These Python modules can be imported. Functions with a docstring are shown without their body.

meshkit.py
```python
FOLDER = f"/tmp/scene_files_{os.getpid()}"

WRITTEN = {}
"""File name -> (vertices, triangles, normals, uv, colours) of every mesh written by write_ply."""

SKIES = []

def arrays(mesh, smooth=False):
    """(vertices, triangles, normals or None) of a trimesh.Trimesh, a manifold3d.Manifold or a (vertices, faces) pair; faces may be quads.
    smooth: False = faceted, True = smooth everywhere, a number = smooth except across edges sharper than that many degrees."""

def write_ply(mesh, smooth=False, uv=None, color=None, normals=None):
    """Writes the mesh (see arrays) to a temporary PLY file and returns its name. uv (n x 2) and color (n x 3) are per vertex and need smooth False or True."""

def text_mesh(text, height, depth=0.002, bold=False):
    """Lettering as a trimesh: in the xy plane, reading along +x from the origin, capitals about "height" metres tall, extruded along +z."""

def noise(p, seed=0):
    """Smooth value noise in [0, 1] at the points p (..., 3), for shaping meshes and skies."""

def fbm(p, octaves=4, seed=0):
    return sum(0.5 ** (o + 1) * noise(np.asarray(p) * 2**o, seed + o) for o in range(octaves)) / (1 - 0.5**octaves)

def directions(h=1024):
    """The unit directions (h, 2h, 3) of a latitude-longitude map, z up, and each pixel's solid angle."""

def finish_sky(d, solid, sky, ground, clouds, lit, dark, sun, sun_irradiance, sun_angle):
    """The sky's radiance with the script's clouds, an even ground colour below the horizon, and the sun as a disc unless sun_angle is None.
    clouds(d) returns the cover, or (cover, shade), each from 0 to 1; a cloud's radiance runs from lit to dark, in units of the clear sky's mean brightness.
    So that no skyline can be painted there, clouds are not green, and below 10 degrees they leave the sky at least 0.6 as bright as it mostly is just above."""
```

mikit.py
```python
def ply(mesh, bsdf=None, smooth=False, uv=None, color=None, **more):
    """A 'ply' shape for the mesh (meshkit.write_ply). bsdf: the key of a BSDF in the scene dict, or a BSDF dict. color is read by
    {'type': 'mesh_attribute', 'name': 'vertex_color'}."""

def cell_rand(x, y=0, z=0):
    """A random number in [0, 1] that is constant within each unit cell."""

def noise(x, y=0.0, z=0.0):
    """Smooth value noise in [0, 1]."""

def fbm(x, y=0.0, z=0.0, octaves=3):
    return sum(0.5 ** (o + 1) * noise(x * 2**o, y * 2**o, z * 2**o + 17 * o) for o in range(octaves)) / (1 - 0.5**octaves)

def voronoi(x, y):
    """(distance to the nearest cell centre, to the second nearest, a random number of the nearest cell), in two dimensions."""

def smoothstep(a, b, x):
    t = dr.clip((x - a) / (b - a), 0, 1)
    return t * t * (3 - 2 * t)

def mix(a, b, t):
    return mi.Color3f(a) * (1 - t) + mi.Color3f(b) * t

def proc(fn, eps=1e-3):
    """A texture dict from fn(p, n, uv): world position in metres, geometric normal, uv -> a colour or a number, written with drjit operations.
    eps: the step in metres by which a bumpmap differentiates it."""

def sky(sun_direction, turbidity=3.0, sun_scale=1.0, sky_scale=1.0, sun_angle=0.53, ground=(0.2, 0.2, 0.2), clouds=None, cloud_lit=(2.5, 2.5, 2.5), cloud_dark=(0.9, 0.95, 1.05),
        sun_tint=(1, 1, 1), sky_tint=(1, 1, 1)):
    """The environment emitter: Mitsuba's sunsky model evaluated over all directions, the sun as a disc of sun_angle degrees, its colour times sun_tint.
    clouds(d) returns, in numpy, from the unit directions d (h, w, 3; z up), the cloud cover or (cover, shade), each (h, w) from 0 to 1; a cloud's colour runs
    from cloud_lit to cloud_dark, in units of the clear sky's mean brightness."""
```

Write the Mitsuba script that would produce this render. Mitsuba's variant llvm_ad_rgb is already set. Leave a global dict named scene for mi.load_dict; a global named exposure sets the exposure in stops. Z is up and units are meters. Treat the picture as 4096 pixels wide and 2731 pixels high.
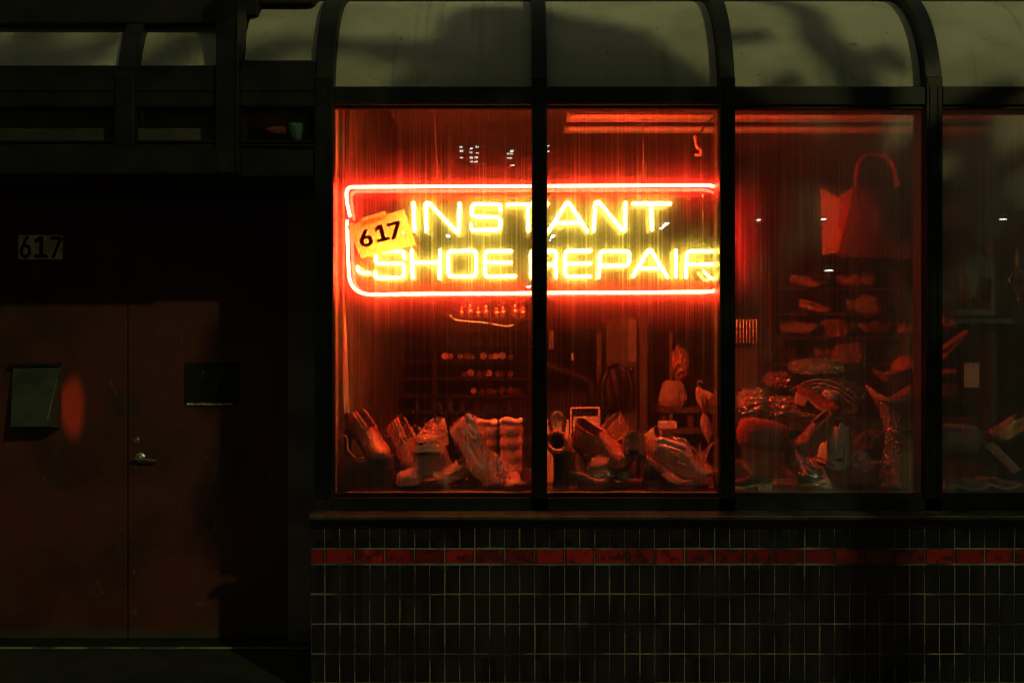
import math, random
import numpy as np, trimesh
import mitsuba as mi, drjit as dr
import mikit, meshkit
from mikit import proc, noise, fbm, smoothstep, mix, cell_rand

T = mi.ScalarTransform4f
scene, labels = {}, {}
rng = np.random.default_rng(617)
random.seed(617)

# ------------------------------------------------------------------ camera, light, exposure
D, EYE, PPM = 5.5, 1.75, 790.0           # camera distance to the shopfront, eye height, photo pixels per metre on the shopfront
scene['camera'] = {'type': 'perspective', 'fov': math.degrees(2 * math.atan(2048 / PPM / D)), 'fov_axis': 'x', 'near_clip': 0.05, 'far_clip': 400.0,
                   'to_world': T().look_at(origin=[0, -D, EYE], target=[0, 0, EYE], up=[0, 0, 1])}
exposure = 3.0
SUN = np.array([0.742, -1.0, 0.594]); SUN = SUN / np.linalg.norm(SUN)    # the light of the street, from the upper right behind the camera
sky = mikit.sky(SUN.tolist(), turbidity=3, sun_scale=0.076, sky_scale=0.17, sun_angle=1.05, sun_tint=(0.73, 0.95, 0.60), ground=(0.05, 0.05, 0.05),
                clouds=lambda d: 1.0, cloud_lit=(0.98, 1.06, 0.68), cloud_dark=(0.9, 0.95, 0.8))
sky['sampling_weight'] = 4.0
scene['sky'] = sky


def X(px, Y=0.0): return (px - 2048) / PPM * (D + Y) / D
def Z(py, Y=0.0): return EYE + (1365 - py) / PPM * (D + Y) / D
def P(px, py, Y=0.0): return np.array([X(px, Y), Y, Z(py, Y)])
def S(n, Y=0.0): return n / PPM * (D + Y) / D


# ------------------------------------------------------------------ naming
def numbered(key):
    if key not in scene and key not in labels:
        return key
    k = 1
    while f'{key}_{k:03d}' in scene or f'{key}_{k:03d}' in labels:
        k += 1
    return f'{key}_{k:03d}'


def thing(name, label, cat, group=None):
    key = numbered(name)
    labels[key] = {'label': label, 'category': cat}
    if group:
        labels[key]['group'] = group
    return key


def add(name, mesh, bsdf, parent=None, smooth=False, label=None, kind=None, **more):
    key = numbered(f'{parent}__{name}' if parent else name)
    scene[key] = mikit.ply(mesh, bsdf, smooth=smooth, **more)
    if label or kind:
        labels[key] = {}
        if label:
            labels[key]['label'] = label
        if kind:
            labels[key]['kind'] = kind
    return key


def solo(name, mesh, bsdf, label, cat, group=None, smooth=False, **more):
    key = thing(name, label, cat, group)
    scene[key] = mikit.ply(mesh, bsdf, smooth=smooth, **more)
    return key


# ------------------------------------------------------------------ mesh helpers
def cat(*ms):
    ms = [m for m in ms if m is not None]
    return trimesh.util.concatenate(ms) if len(ms) > 1 else ms[0]


def box(x0, x1, y0, y1, z0, z1, b=0.0):
    x0, x1 = min(x0, x1), max(x0, x1); y0, y1 = min(y0, y1), max(y0, y1); z0, z1 = min(z0, z1), max(z0, z1)
    if b <= 0:
        m = trimesh.creation.box(extents=[x1 - x0, y1 - y0, z1 - z0])
        m.apply_translation([(x0 + x1) / 2, (y0 + y1) / 2, (z0 + z1) / 2])
        return m
    b = min(b, .45 * min(x1 - x0, y1 - y0, z1 - z0))
    pts = []
    for sx in (0, 1):
        for sy in (0, 1):
            for sz in (0, 1):
                c = [x1 if sx else x0, y1 if sy else y0, z1 if sz else z0]
                q = [-b if sx else b, -b if sy else b, -b if sz else b]
                for k in range(3):
                    pts.append([c[i] if i == k else c[i] + q[i] for i in range(3)])
    return trimesh.convex.convex_hull(np.array(pts))


def fillet(pts, r, n=5, closed=False):
    pts = [np.asarray(p, float) for p in pts]
    out, N = [], len(pts)
    for i, p in enumerate(pts):
        if not closed and i in (0, N - 1):
            out.append(p); continue
        a, c = pts[i - 1], pts[(i + 1) % N]
        u, v = a - p, c - p
        lu, lv = np.linalg.norm(u), np.linalg.norm(v)
        d = min(r, lu * .48, lv * .48)
        p0, p1 = p + u / lu * d, p + v / lv * d
        for t in np.linspace(0, 1, n + 1):
            out.append((1 - t) ** 2 * p0 + 2 * t * (1 - t) * p + t * t * p1)
    res = [out[0]]
    for p in out[1:]:
        if np.linalg.norm(p - res[-1]) > 1e-5:
            res.append(p)
    return np.array(res)


def frames(p, closed=False):
    t = np.gradient(p, axis=0) if not closed else np.roll(p, -1, 0) - np.roll(p, 1, 0)
    t /= np.linalg.norm(t, axis=1, keepdims=True) + 1e-12
    ref = np.array([0, 0, 1.0]) if abs(t[0, 2]) < .9 else np.array([1.0, 0, 0])
    a = np.cross(t[0], ref); a /= np.linalg.norm(a)
    A = []
    for i in range(len(p)):
        a = a - t[i] * a.dot(t[i]); a /= np.linalg.norm(a) + 1e-12
        A.append(a)
    A = np.array(A)
    return t, A, np.cross(t, A)


def tube(p, r, sides=8, closed=False, dome=True):
    p = np.asarray(p, float)
    r = np.broadcast_to(np.asarray(r, float), (len(p),)).copy()
    if not closed and dome:
        t0 = p[0] - p[1]; t0 /= np.linalg.norm(t0); t1 = p[-1] - p[-2]; t1 /= np.linalg.norm(t1)
        a0, a1 = r[0], r[-1]
        p = np.vstack([p[0] + t0 * a0, p[0] + t0 * a0 * .7, p, p[-1] + t1 * a1 * .7, p[-1] + t1 * a1])
        r = np.concatenate([[a0 * .15, a0 * .72], r, [a1 * .72, a1 * .15]])
    _, A, B = frames(p, closed)
    g = np.arange(sides) * 2 * np.pi / sides
    v = p[:, None] + r[:, None, None] * (np.cos(g)[None, :, None] * A[:, None] + np.sin(g)[None, :, None] * B[:, None])
    n = len(p)
    f = []
    for i in range(n if closed else n - 1):
        for j in range(sides):
            a, b = i * sides + j, i * sides + (j + 1) % sides
            c, d = ((i + 1) % n) * sides + j, ((i + 1) % n) * sides + (j + 1) % sides
            f += [[a, b, d], [a, d, c]]
    v = v.reshape(-1, 3)
    if not closed:
        k = len(v)
        v = np.vstack([v, p[0], p[-1]])
        for j in range(sides):
            f.append([k, (j + 1) % sides, j]); f.append([k + 1, (n - 1) * sides + j, (n - 1) * sides + (j + 1) % sides])
    return trimesh.Trimesh(v, f, process=False)


def grid(v, wrap=False):
    """v (n, m, 3) -> a mesh; wrap closes the second direction."""
    n, m = v.shape[:2]
    f = []
    for i in range(n - 1):
        for j in range(m if wrap else m - 1):
            a, b, c, d = i * m + j, i * m + (j + 1) % m, (i + 1) * m + j, (i + 1) * m + (j + 1) % m
            f += [[a, b, d], [a, d, c]]
    return trimesh.Trimesh(v.reshape(-1, 3), f, process=False)


def loft(rings, cap0=True, cap1=True):
    rings = np.asarray(rings, float)
    m = grid(rings, wrap=True)
    v, f = list(m.vertices), list(m.faces)
    n, k = rings.shape[:2]
    for on, i in ((cap0, 0), (cap1, n - 1)):
        if on:
            c = len(v); v.append(rings[i].mean(0))
            for j in range(k):
                f.append([c, i * k + (j + 1) % k, i * k + j] if i == 0 else [c, i * k + j, i * k + (j + 1) % k])
    return trimesh.Trimesh(np.array(v), np.array(f), process=False)


def lathe(prof, sides=20):
    """prof: (radius, z) points -> a solid of revolution about z."""
    g = np.arange(sides) * 2 * np.pi / sides
    rings = [np.stack([r * np.cos(g), r * np.sin(g), np.full(sides, z)], 1) for r, z in prof]
    return loft(rings)


def prism(poly, y0, y1):
    """polygon of (x, z) points, extruded along y."""
    import shapely
    m = trimesh.creation.extrude_polygon(shapely.Polygon(poly), y1 - y0, engine='earcut')
    v = m.vertices.copy()
    m = trimesh.Trimesh(np.stack([v[:, 0], y0 + v[:, 2], v[:, 1]], 1), m.faces[:, ::-1], process=False)
    return m


def rot(m, axis, deg, at=(0, 0, 0)):
    m = m.copy()
    m.apply_transform(trimesh.transformations.rotation_matrix(math.radians(deg), axis, at))
    return m


def move(m, d):
    m = m.copy(); m.apply_translation(d); return m


def wobble(m, amp, freq, seed=0):
    m = m.copy()
    v = np.array(m.vertices)
    d = np.stack([meshkit.fbm(v * freq + 31.7 * k, 3, seed + k) - .5 for k in range(3)], 1)
    m.vertices = v + d * 2 * amp
    return m


# ------------------------------------------------------------------ materials
def rgb(*c): return {'type': 'rgb', 'value': [float(x) for x in c]}


def mat(key, color, rough=.6, metal=0.0, spec=.5, bump=None, bscale=1.0, **kw):
    b = {'type': 'principled', 'base_color': proc(color) if callable(color) else rgb(*color), 'roughness': proc(rough) if callable(rough) else rough,
         'metallic': metal, 'specular': spec, **kw}
    if bump is not None:
        b = {'type': 'bumpmap', 'nested': b, 'tex': proc(bump, eps=1e-3), 'scale': bscale}
    scene[key] = {'type': 'twosided', 'nested': b}
    return key


def worn(base, dark, f, amount=1.0):
    def fn(p, n, uv):
        t = fbm(p.x * f, p.y * f, p.z * f, 4)
        return mix(base, dark, amount * smoothstep(.38, .68, t))
    return fn


M_frame = mat('frame_paint', worn((.005, .006, .0045), (.010, .011, .008), 9), rough=.42, spec=.25)
M_frame_in = mat('frame_inner_paint', worn((.045, .04, .033), (.03, .026, .02), 7), rough=.4)
M_fin_lit = mat('lit_reveal_paint', worn((.20, .16, .13), (.12, .1, .08), 7), rough=.45)  # brighter copy of the inner paint, neon light painted into the corner reveal
M_tile = mat('black_glaze', lambda p, n, uv: mix((.005, .005, .006), (.013, .013, .016), cell_rand(dr.floor(p.x / .0760), dr.floor(p.z / .15), 3)), rough=.2, spec=.25)
M_grout = mat('grout', worn((.115, .118, .085), (.022, .023, .019), 6), rough=.95)


def red_glaze(p, n, uv):
    r = cell_rand(dr.floor((p.x + .94810) / .151899), 1, 7)
    edge = fbm(p.x * 26, p.z * 26, 3.0, 3)
    fx = (p.x + .94810) / .151899 - dr.floor((p.x + .94810) / .151899)
    rimd = dr.minimum(fx, 1 - fx) * .1519 + .004 * (noise(p.x * 70, p.z * 55) - .5)
    edge = dr.maximum(edge, .9 * (1 - smoothstep(.008, .014, rimd)))
    return mix(mi.Color3f(.24, .009, .010) * (.25 + .9 * r), (.025, .006, .006), .8 * smoothstep(.45, .75, edge))


M_red = mat('red_glaze', red_glaze, rough=.25, spec=.4)


def panel_paint(p, n, uv):
    base = mix((.40, .385, .30), (.29, .28, .22), smoothstep(.3, .7, fbm(p.x * 3.2, p.y * 3.2, p.z * 3.2, 4)))
    drip = smoothstep(.55, .85, noise(p.x * 38, p.z * 1.7)) * smoothstep(.4, .7, fbm(p.x * 5, p.z * 2, 3.0, 2))
    spot = smoothstep(.88, .93, noise(p.x * 45, p.z * 45, p.y * 45))
    return mix(base, (.16, .155, .12), dr.clip(.35 * drip + .6 * spot, 0, 1))


M_panel = mat('curved_panel_paint', panel_paint, rough=.8, spec=.2)
M_black = mat('black_paint', worn((.007, .0075, .006), (.013, .013, .011), 6), rough=.55, spec=.25)
M_steel = mat('steel', (.5, .49, .45), rough=.28, metal=1.0)
M_grey_metal = mat('grey_metal', worn((.027, .034, .025), (.014, .018, .013), 11), rough=.5)


def dirt_weight(p, n, uv):
    fine = noise(p.x * 210 + 1.5 * noise(p.z * 1.3, 5.0), p.z * 2.3)
    mid = noise(p.x * 85 + 1.2 * noise(p.z * .9, 9.0), p.z * .7)
    wide = fbm(p.x * 14, p.z * 3, 1.0, 3)
    line = dr.power(fine, 3) * (.3 + .9 * mid)
    region = .55 + .9 * fbm(p.x * 2.2, p.z * 1.4, 4.0, 2)
    region = region * (.45 + .55 * smoothstep(1.15, 1.65, p.z))
    bottom = .25 * dr.exp(-(p.z - .955) / .035)
    speck = smoothstep(.86, .95, noise(p.x * 260, p.z * 260)) * .10
    return dr.clip(.062 + .052 * smoothstep(1.15, 1.65, p.z) + (.09 * wide + .34 * line) * region + bottom + speck, 0, .6)


scene['dirt_film'] = {'type': 'principledthin', 'base_color': rgb(.74, .72, .68), 'diff_trans': 1.1, 'spec_trans': 0.92, 'roughness': .74, 'eta': 1.33}
scene['old_glass'] = {'type': 'blendbsdf', 'weight': proc(lambda p, n, uv: .02 + .05 * fbm(p.x * 6, p.z * 9, 2.0, 3)), 'clear': {'type': 'thindielectric'}, 'film': {'type': 'ref', 'id': 'dirt_film'}}
scene['street_dust'] = {'type': 'principledthin', 'base_color': rgb(.62, .60, .5), 'diff_trans': .12, 'spec_trans': 0.0, 'roughness': .9, 'eta': 1.2}
scene['dusty_glass'] = {'type': 'blendbsdf', 'weight': proc(lambda p, n, uv: dr.clip(.025 + (.05 + .30 * smoothstep(2.0, 2.75, p.z + .25 * (fbm(p.x * 2, p.z * 2, 5.0, 3) - .5))) * smoothstep(1.25, 2.2, p.x) + .16 * noise(p.x * 120, p.z * 1.5) * noise(p.x * 40, p.z * .8) + .05 * fbm(p.x * 7, p.z * 7, 1.0, 3), 0, .5)),  # dust made heavier at upper right, standing in for the street light streak
                       'a': {'type': 'ref', 'id': 'window_glass'}, 'b': {'type': 'ref', 'id': 'street_dust'}}
scene['window_glass'] = {'type': 'blendbsdf', 'weight': proc(dirt_weight), 'clear': {'type': 'thindielectric'}, 'film': {'type': 'ref', 'id': 'dirt_film'}}
scene['acrylic'] = {'type': 'blendbsdf', 'weight': proc(lambda p, n, uv: .045 + .05 * fbm(p.x * 30, p.z * 12, 2.0, 3)), 'clear': {'type': 'thindielectric'}, 'film': {'type': 'ref', 'id': 'dirt_film'}}
M_glass, M_acrylic = 'window_glass', 'acrylic'

# ------------------------------------------------------------------ ground
def pave(p, n, uv):
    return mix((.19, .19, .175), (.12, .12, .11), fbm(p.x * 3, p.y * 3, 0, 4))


M_pave = mat('pavement_concrete', pave, rough=.8)
M_asphalt = mat('asphalt', worn((.08, .08, .078), (.05, .05, .05), 5), rough=.85)
G = -.05
add('ground', box(-60, 60, -90, 25, G - .4, G - .154), M_asphalt, kind='structure')
add('pavement', box(-30, 30, -4.4, -.02, G - .15, G, .01), M_pave, kind='structure')
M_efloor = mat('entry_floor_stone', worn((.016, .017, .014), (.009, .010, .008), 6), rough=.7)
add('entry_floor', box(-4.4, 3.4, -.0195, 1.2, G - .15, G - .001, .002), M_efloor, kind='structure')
add('road', box(-60, 60, -16, -4.404, G - .15, G - .14), M_asphalt, kind='structure')

# ------------------------------------------------------------------ tiled wall under the window
wall = thing('tiled_wall', 'low wall of black glazed tiles with one row of red tiles below the shop window', 'wall')
XL, XR = X(1242), 3.3
pitch = 60.0 / PPM
x0 = X(1299)
add('core', box(XL + .002, x0 + 48 * pitch, .0022, .22, G, Z(2105)), M_grout, wall)


def tile_mesh(xa, xb, za, zb, seed):
    g = .0030
    r = np.random.default_rng(seed)
    m = box(xa + g, xb - g, -.001, .012, za + g * 1.35, zb - g * 1.35, .0022)
    v = np.array(m.vertices)
    c = v.mean(0)
    a, b = r.normal(0, .006, 2)
    v[:, 1] += (v[:, 0] - c[0]) * a + (v[:, 2] - c[2]) * b + r.normal(0, .0007)
    v[:, 0] += r.normal(0, .0006); v[:, 2] += r.normal(0, .0006)
    m.vertices = v
    return m


rows = [(2105, 2192.5), (2256.5, 2374.5), (2374.5, 2493.5), (2493.5, 2613.5), (2613.5, 2730.5)]
nx = 48
xs = [XL] + [x0 + pitch * k for k in range(nx + 1)]
sd = 0
rest = []
for ri, (a, b) in enumerate(rows):
    for k in range(len(xs) - 1):
        sd += 1
        add('tile', tile_mesh(xs[k], xs[k + 1], Z(b), Z(a), sd), M_tile, wall)
reds = [XL] + [x0 + 2 * pitch * k for k in range(nx // 2 + 1)]
for k in range(len(reds) - 1):
    sd += 1
    add('red_tile', tile_mesh(reds[k], reds[k + 1], Z(2256.5) + .002, Z(2192.5) - .002, sd), M_red, wall)
for k in range(len(xs) - 1):
    rest.append(tile_mesh(xs[k], xs[k + 1], G, Z(2730.5), 5000 + k))
add('end_pier', box(xs[-1] + .004, XR + .3, -.004, .2, G, Z(2105) - .001, .004), M_black, wall)
add('bottom_tiles', cat(*rest), M_tile, wall, kind='stuff')

# ------------------------------------------------------------------ shop window
win = thing('shop_window', 'wide shop window with black frames, streaky panes and a curved panelled eave', 'shop window')
YG = .03                                   # the glass
zt0, zt1 = Z(425), Z(350)
zs0 = Z(1985)
bars = [(1262, 1338), (2126, 2188), (2874, 2936), (3694, 3762)]
bars.append((4520, 4586))
for i, (a, b) in enumerate(bars):
    name = 'corner_post' if i == 0 else 'mullion'
    xa, xb = X(a), X(b)
    add(name, cat(box(xa, xb, -.032, YG + .012, zs0 - .01, zt1 + .05, .006),
                  box(xa + .02, xa + .026, -.0375, -.03, zs0, zt1), box(xb - .026, xb - .02, -.0375, -.03, zs0, zt1)), M_frame, win)
    add('inner_fin', box(xa + .004, xb - .004, YG + .0125, .155, zs0 - .01, zt1 + .03, .003), M_fin_lit if i == 0 else M_frame_in, win)
edges = [(1338, 2126), (2188, 2874), (2936, 3694), (3762, 4520)]
for i, (a, b) in enumerate(edges):
    xa, xb = X(a), X(b)
    add('transom', cat(box(xa - .001, xb + .001, -.027, .10, zt0, zt1, .005), box(xa, xb, -.012, .02, zt0 - .014, zt0 - .0005)), M_frame, win)
    add('bottom_rail', cat(box(xa - .001, xb + .001, -.026, .05, Z(2043, -.03), zs0, .004), box(xa, xb, -.010, .026, zs0 + .0005, zs0 + .016)), M_frame, win)
    add('glass_pane', grid(np.array([[[xa - .004, YG, zs0], [xb + .004, YG, zs0]], [[xa - .004, YG, zt0], [xb + .004, YG, zt0]]])), M_glass if i < 2 else 'dusty_glass', win)
# sill
sill = np.array([[[x, -.024, Z(2041, -.03)], [x, -.10, Z(2062, -.10)], [x, -.104, Z(2062, -.10) - .006], [x, -.098, Z(2062, -.1) - .02], [x, -.024, Z(2062, -.1) - .026]] for x in (X(1252), XR)])
M_sill = mat('sill_paint', worn((.030, .032, .02), (.010, .010, .008), 12), rough=.5)
add('sill', loft(sill), M_sill, win)
add('sill_apron', box(X(1242), XR, -.022, .05, Z(2105) + .001, Z(2062, -.1) - .005, .003), M_frame, win)
# curved eave: ribs and panels
R, zc = .72, Z(350) - .085


def arc(off, th): return np.array([.75 - (R + off) * math.cos(th), zc + (R + off) * math.sin(th)])


THS = np.radians(np.linspace(3, 88, 24))


def rib(xa, xb, ths=THS, o0=-.012, o1=.062):
    rings = []
    b = .006
    for th in ths:
        (ya, za), (yb, zb), (yc, zcc) = arc(o0, th), arc(o1, th), arc(o1 - b, th)
        rings.append([[xa, ya, za], [xa, yc, zcc], [xa + b, yb, zb], [xb - b, yb, zb], [xb, yc, zcc], [xb, ya, za]])
    return loft(rings)


def cpanel(xa, xb, ths):
    v = []
    for th in ths:
        y, z = arc(0, th)
        v.append([[x, y, z] for x in np.linspace(xa, xb, 5)])
    return grid(np.array(v))


for i, (a, b) in enumerate(bars):
    add('curved_rib', rib(X(a), X(b)), M_frame, win, smooth=30)
for i, (a, b) in enumerate(edges):
    add('curved_panel', cpanel(X(a) - .01, X(b) + .01, THS), M_panel, win, smooth=True)
add('eave_top', box(-6, 3.6, .70, 1.4, zc + R - .03, zc + R + .2), M_black, win)

# ------------------------------------------------------------------ entry bay on the left
YR = 1.0                                    # depth of the recessed entry
XE = -4.2
ZS = Z(693, -.06)                           # underside of the fascia
bay = thing('entry_transom', 'dark transom windows and fascia over the recessed entry, left of the shop window', 'transom window')
add('post', cat(box(X(877), X(957), -.062, .16, ZS + .002, Z(-60), .004), box(X(957) + .0005, X(957) + .011, -.075, .1, ZS + .001, Z(-60), .002)), M_frame, bay)
for a, b in ((-900, 877), (964, 1262)):
    zt, zb = (Z(266), Z(432)) if a < 0 else (Z(246), Z(430))
    xa, xb = X(a), X(b)
    add('transom', cat(box(xa, xb, -.026, .10, zb, zt, .005), box(xa, xb, -.034, -.027, Z(370), Z(367), .001)), M_frame, bay)
    add('bottom_rail', cat(box(xa, xb, -.03, .06, Z(590), Z(566), .003), box(xa, xb, -.045, .02, Z(574), Z(568), .001)), M_frame, bay)
    add('glass_pane', grid(np.array([[[xa - .004, YG, Z(566)], [xb + .004, YG, Z(566)]], [[xa - .004, YG, zb], [xb + .004, YG, zb]]])), 'old_glass', bay)
    add('curved_panel', cpanel(xa - .01, xb + .01, THS[2:]), M_panel, bay, smooth=True)
add('fascia', box(XE, X(956), -.055, .12, ZS, Z(590) - .001, .004), M_frame, bay)
add('fascia', box(X(966), X(1262) - .001, -.012, .12, Z(706), Z(590) - .001, .004), M_frame, bay)
add('curved_rib', cat(rib(X(474), X(548)), box(X(474), X(548), -.05, .02, Z(590), Z(300), .004)), M_frame, bay, smooth=30)
hood = thing('sheet_metal_hood', 'dark sheet metal hood hanging over the transom at the top left', 'hood')
add('valance', box(XE, X(874), .10, .6, Z(92, .10), Z(-160), .003), M_black, hood)
add('bracket', box(X(968, .2), X(1026, .2), .20, .6, Z(58, .2), Z(-160), .003), M_black, hood)
add('tray', box(X(1027, .28), X(1250, .28), .28, .6, Z(12, .28), Z(-160), .003), M_black, hood)
# cavity behind the entry transom
M_board = mat('transom_board', worn((.075, .072, .05), (.012, .012, .01), 3.0), rough=.85)
add('cavity_back', box(XE, X(868), .115, .14, Z(640), Z(250), .002), M_board, bay)
add('added_partition', box(X(868) + .001, X(868) + .03, .04, .9, Z(640), Z(250)), M_black, bay)  # added to stop neon light leaking into the left cavity
add('cavity_back', box(X(868) + .031, X(1262), .34, .37, Z(640), Z(250), .002), M_black, bay)
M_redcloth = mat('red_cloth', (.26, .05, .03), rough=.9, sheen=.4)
M_teal = mat('teal_cloth', (.05, .11, .10), rough=.7)


def blob(cx, cy, cz, rx, ry, rz, seed, amp=.25, freq=3.0, sub=3):
    m = trimesh.creation.icosphere(subdivisions=sub)
    v = np.array(m.vertices)
    d = meshkit.fbm(v * freq * .5 + seed * 7.3, 3, seed) - .5
    v = v * (1 + 2 * amp * d[:, None])
    m.vertices = v * [rx, ry, rz] + [cx, cy, cz]
    return m


q = P(1120, 470, .17)
solo('cloth_bundle', blob(*q, .16, .07, .10, 4, .3), M_redcloth, 'crumpled red cloth bundle behind the small pane beside the corner post', 'cloth', smooth=True)
q = P(1195, 500, .12)
solo('pouch', blob(*q, .06, .04, .085, 9, .25), M_teal, 'teal pouch standing at the right end of the small transom pane', 'pouch', smooth=True)

# the recess
M_wallb = mat('entry_wall_paint', worn((.13, .11, .085), (.07, .06, .048), 4), rough=.6)


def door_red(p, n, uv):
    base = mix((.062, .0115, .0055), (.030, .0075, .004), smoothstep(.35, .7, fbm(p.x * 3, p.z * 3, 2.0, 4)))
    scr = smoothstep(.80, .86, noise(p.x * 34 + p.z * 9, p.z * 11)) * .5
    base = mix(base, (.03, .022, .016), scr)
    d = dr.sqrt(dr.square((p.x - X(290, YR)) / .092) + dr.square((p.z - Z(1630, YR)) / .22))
    red_glow = 1 - smoothstep(.45, 1.0, d + .25 * (noise(p.x * 12, p.z * 9) - .5))  # red glow beside the mail box, painted into the door colour
    base = mix(base, (.50, .034, .018), red_glow)
    pale = smoothstep(.93, .965, noise(p.x * 55 + p.z * 14, p.z * 16)) * smoothstep(.5, .7, fbm(p.x * 4, p.z * 4, 8.0, 2))
    base = mix(base, (.16, .09, .055), .4 * pale)
    kick = 1 - smoothstep(Z(2530, YR), Z(2480, YR), p.z + .035 * noise(p.x * 9, 3.0))
    return mix(base, (.03, .027, .02), kick)


def door_bump(p, n, uv): return .5 * fbm(p.x * 18, p.z * 14, 0.0, 3) + .2 * noise(p.x * 160, p.z * 160)


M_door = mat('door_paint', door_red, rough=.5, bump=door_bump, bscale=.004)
entry = thing('entry_wall', 'shaded back wall and side walls of the recessed entry', 'wall')
zf = Z(2560, YR)
add('side_wall', box(XL, XL + .14, .221, 1.3, G, ZS + .5), M_wallb, entry)
add('side_wall_edge', box(XL + .001, XL + .139, .1555, .2205, Z(2105) + .002, ZS + .7), M_wallb, entry)
add('soffit', box(XE, XL + .14, .121, 1.3, ZS, ZS + .03), M_black, entry)
add('header', box(XE, XL, YR - .03, 1.12, Z(640, YR) + .003, ZS), M_wallb, entry)
add('door_jamb', box(X(1158, YR), XL, YR - .05, 1.12, G, Z(640, YR), .004), M_wallb, entry)
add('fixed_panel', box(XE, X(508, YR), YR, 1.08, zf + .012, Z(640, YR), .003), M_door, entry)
add('far_side_wall', box(XE - .15, XE, -.06, 1.3, G, ZS + .5), M_wallb, entry)
M_tape0 = mat('lit_edge', worn((.16, .16, .11), (.03, .03, .025), 7), rough=.6)  # light caught along the threshold edge, painted as a pale strip
door = thing('entry_door', 'worn red painted entry door with a lever handle, its upper half in shade', 'door')
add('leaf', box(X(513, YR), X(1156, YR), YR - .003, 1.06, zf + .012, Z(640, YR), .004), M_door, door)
add('threshold', box(XE, XL - .002, YR - .16, 1.1, G - .01, zf + .008, .004), M_black, door)
hx, _, hz = P(548, 1832, YR - .06)
hd = cat(rot(lathe([(.001, 0), (.030, 0), (.031, .006), (.024, .012), (.012, .014), (.011, .05), (.001, .05)]), [1, 0, 0], 90), )
hd = move(hd, [hx, YR - .003, hz])
lev = tube(fillet([[hx, YR - .045, hz], [hx - .015, YR - .06, hz - .003], [hx + .045, YR - .062, hz - .006], [hx + .10, YR - .058, hz - .012], [hx + .108, YR - .045, hz - .013]], .02), [.0085] * 0 + list(np.linspace(.0095, .007, len(fillet([[hx, YR - .045, hz], [hx - .015, YR - .06, hz - .003], [hx + .045, YR - .062, hz - .006], [hx + .10, YR - .058, hz - .012], [hx + .108, YR - .045, hz - .013]], .02)))), 10)
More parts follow.
